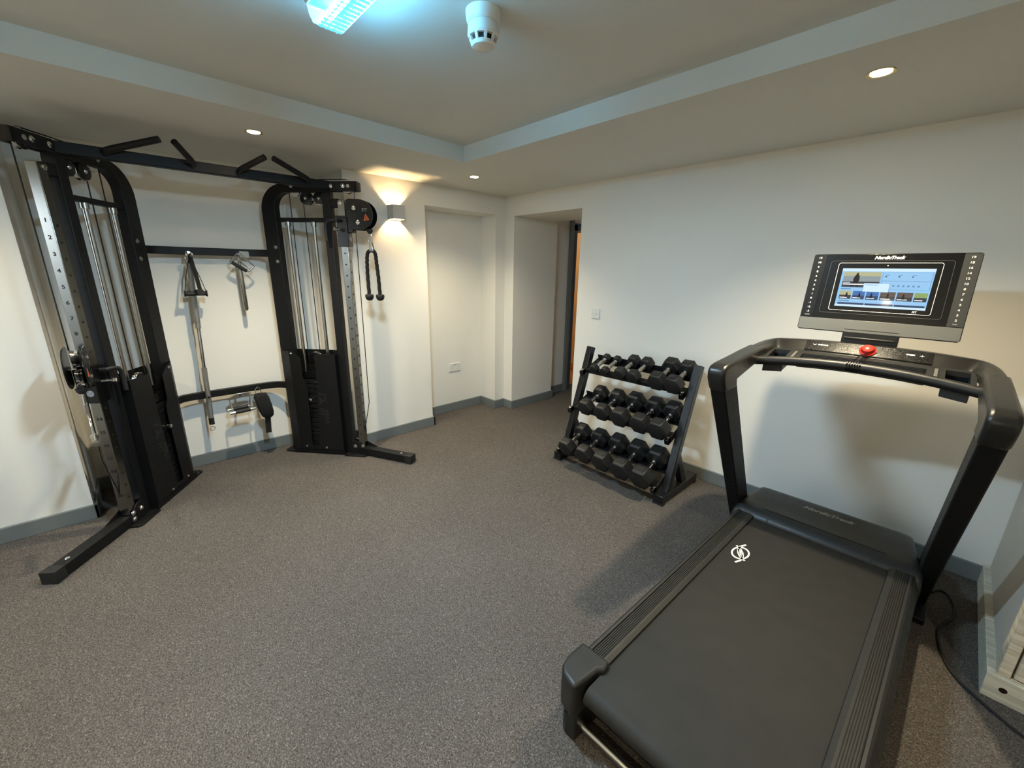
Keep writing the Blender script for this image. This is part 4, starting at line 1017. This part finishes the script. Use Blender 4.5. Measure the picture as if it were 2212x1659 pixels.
# smoke detector
sdx, sdy = 2.092, -1.965
sm = thing('smoke_detector', 'round white smoke detector with dark vents on the raised ceiling', 'smoke detector', (sdx, sdy, HT))
b = MB().lathe([(0, 0), (.056, 0), (.056, -.008), (.053, -.028), (.047, -.034), (0, -.034)], (sdx, sdy, HT), (0, 0, 1), 36); obj('mount_base', b, 'white', sm)
b = MB().lathe([(.044, -.033), (.049, -.040), (.051, -.066), (.047, -.072), (.036, -.072), (0, -.072)], (sdx, sdy, HT), (0, 0, 1), 36); obj('body', b, 'white', sm)
b = MB().lathe([(.0, -.070), (.037, -.070), (.037, -.088), (.0, -.088)], (sdx, sdy, HT), (0, 0, 1), 30); obj('chamber', b, 'vent', sm)
b = MB()
for i in range(9):
    a = 2 * PI * i / 9 + .2; e1 = V((math.cos(a), math.sin(a), 0)); e2 = V((-e1.y, e1.x, 0)); c = V((sdx, sdy, HT))
    b.hexa([c + e1 * .033 - e2 * .004 + V((0, 0, -.092)), c + e1 * .040 - e2 * .004 + V((0, 0, -.089)), c + e1 * .040 + e2 * .004 + V((0, 0, -.089)), c + e1 * .033 + e2 * .004 + V((0, 0, -.092)),
            c + e1 * .040 - e2 * .005 + V((0, 0, -.070)), c + e1 * .049 - e2 * .005 + V((0, 0, -.068)), c + e1 * .049 + e2 * .005 + V((0, 0, -.068)), c + e1 * .040 + e2 * .005 + V((0, 0, -.070))])
obj('cage_rib', b, 'white', sm, smooth=False)
b = MB().lathe([(0, -.086), (.039, -.086), (.041, -.090), (.036, -.097), (.022, -.101), (0, -.101)], (sdx, sdy, HT), (0, 0, 1), 30); obj('nose', b, 'white', sm)
# sockets and switches
sk_ = thing('wall_socket', 'white double power socket low on the niche wall', 'socket', (-.241, -.493, .481))
b = MB().box(-.241, -.231, -.567, -.419, .437, .525); obj('face_plate', b, 'white', sk_, bevel=.004, segs=3)
b = MB()
for yc in (-.532, -.454):
    b.box(-.2312, -.2305, yc - .003, yc + .003, .484, .494); 
    for s in (-1, 1): b.box(-.2312, -.2305, yc + s * .012 - .0035, yc + s * .012 + .0035, .462, .466)
b.box(-.2312, -.2305, -.512, -.498, .500, .515).box(-.2312, -.2305, -.488, -.474, .500, .515)
for y in (-.557, -.429): b.lathe([(.003, 0), (.003, .0008), (0, .0008)], (-.231, y, .481), (1, 0, 0), 10)
obj('pin_slots', b, 'greymark', sk_, smooth=False)
lw = thing('light_switch', 'white three-gang light switch on the wall above the dumbbell rack', 'light switch', (1.19, 0, 1.143))
b = MB().box(1.147, 1.233, -.010, 0, 1.100, 1.186); obj('face_plate', b, 'white', lw, bevel=.004, segs=3)
for i in range(3):
    b = MB().prism([(-.010, 1.131), (-.0145, 1.131), (-.0125, 1.143), (-.0105, 1.155), (-.010, 1.155)], 1.174 + i * .011, 1.183 + i * .011, lambda p, q, t: (t, p, q)); obj('rocker', b, 'white', lw)
b = MB()
for x in (1.160, 1.220): b.lathe([(.0032, 0), (.0032, .0008), (0, .0008)], (x, -.010, 1.143), (0, -1, 0), 10)
obj('screw', b, 'greymark', lw)
hs = thing('hall_switch', 'pale switch plate on the shaded hallway wall beside the door frame', 'light switch', (.02, .80, 1.15))
obj('face_plate', MB().box(.02, .030, .745, .815, 1.105, 1.191), 'white', hs, bevel=.004)
obj('rocker', MB().box(.030, .034, .770, .790, 1.135, 1.16), 'white', hs)

# ------------------------------------------------------------------ light from outside, hall and side room
w = D.worlds.new('world'); SC.world = w; w.use_nodes = True
nt = w.node_tree; bg = nt.nodes['Background']
tc = nt.nodes.new('ShaderNodeTexCoord'); sx = nt.nodes.new('ShaderNodeSeparateXYZ'); cr = nt.nodes.new('ShaderNodeValToRGB')
nt.links.new(tc.outputs['Generated'], sx.inputs[0]); nt.links.new(sx.outputs['Z'], cr.inputs[0]); nt.links.new(cr.outputs[0], bg.inputs[0])
e = cr.color_ramp.elements; e[0].position = 0.0; e[0].color = (.06, .065, .06, 1); e[1].position = .6; e[1].color = (.6, .78, 1, 1)
x = e.new(.04); x.color = (.82, .92, 1, 1)
bg.inputs[1].default_value = 9.0
wl = light('window_daylight', 'AREA', ((WX0 + WX1) / 2, YB - .20, (WZ0 + WZ1) / 2), 1, (1, 1, 1), shape='RECTANGLE', size=WX1 - WX0, size_y=WZ1 - WZ0)
wl.rotation_euler = (math.radians(90), 0, 0); wl.data.cycles.is_portal = True      # portal for the sky, faces +y
light('side_room_lamp', 'POINT', (-1.3, 1.35, 2.0), 16, (1., .72, .42), shadow_soft_size=.08)
light('hall_lamp', 'POINT', (.75, 1.9, 2.05), .6, (.8, .9, 1.), shadow_soft_size=.08)

SC.view_settings.view_transform = 'Standard'; SC.view_settings.look = 'None'; SC.view_settings.gamma = 1; SC.view_settings.use_curve_mapping = False
SC.view_settings.exposure = 0.10
SC.cycles.use_denoising = True
SC.cycles.max_bounces = 8; SC.cycles.diffuse_bounces = 5; SC.cycles.glossy_bounces = 4; SC.cycles.transparent_max_bounces = 8
SC.cycles.sample_clamp_indirect = 8; SC.cycles.caustics_reflective = False; SC.cycles.caustics_refractive = False
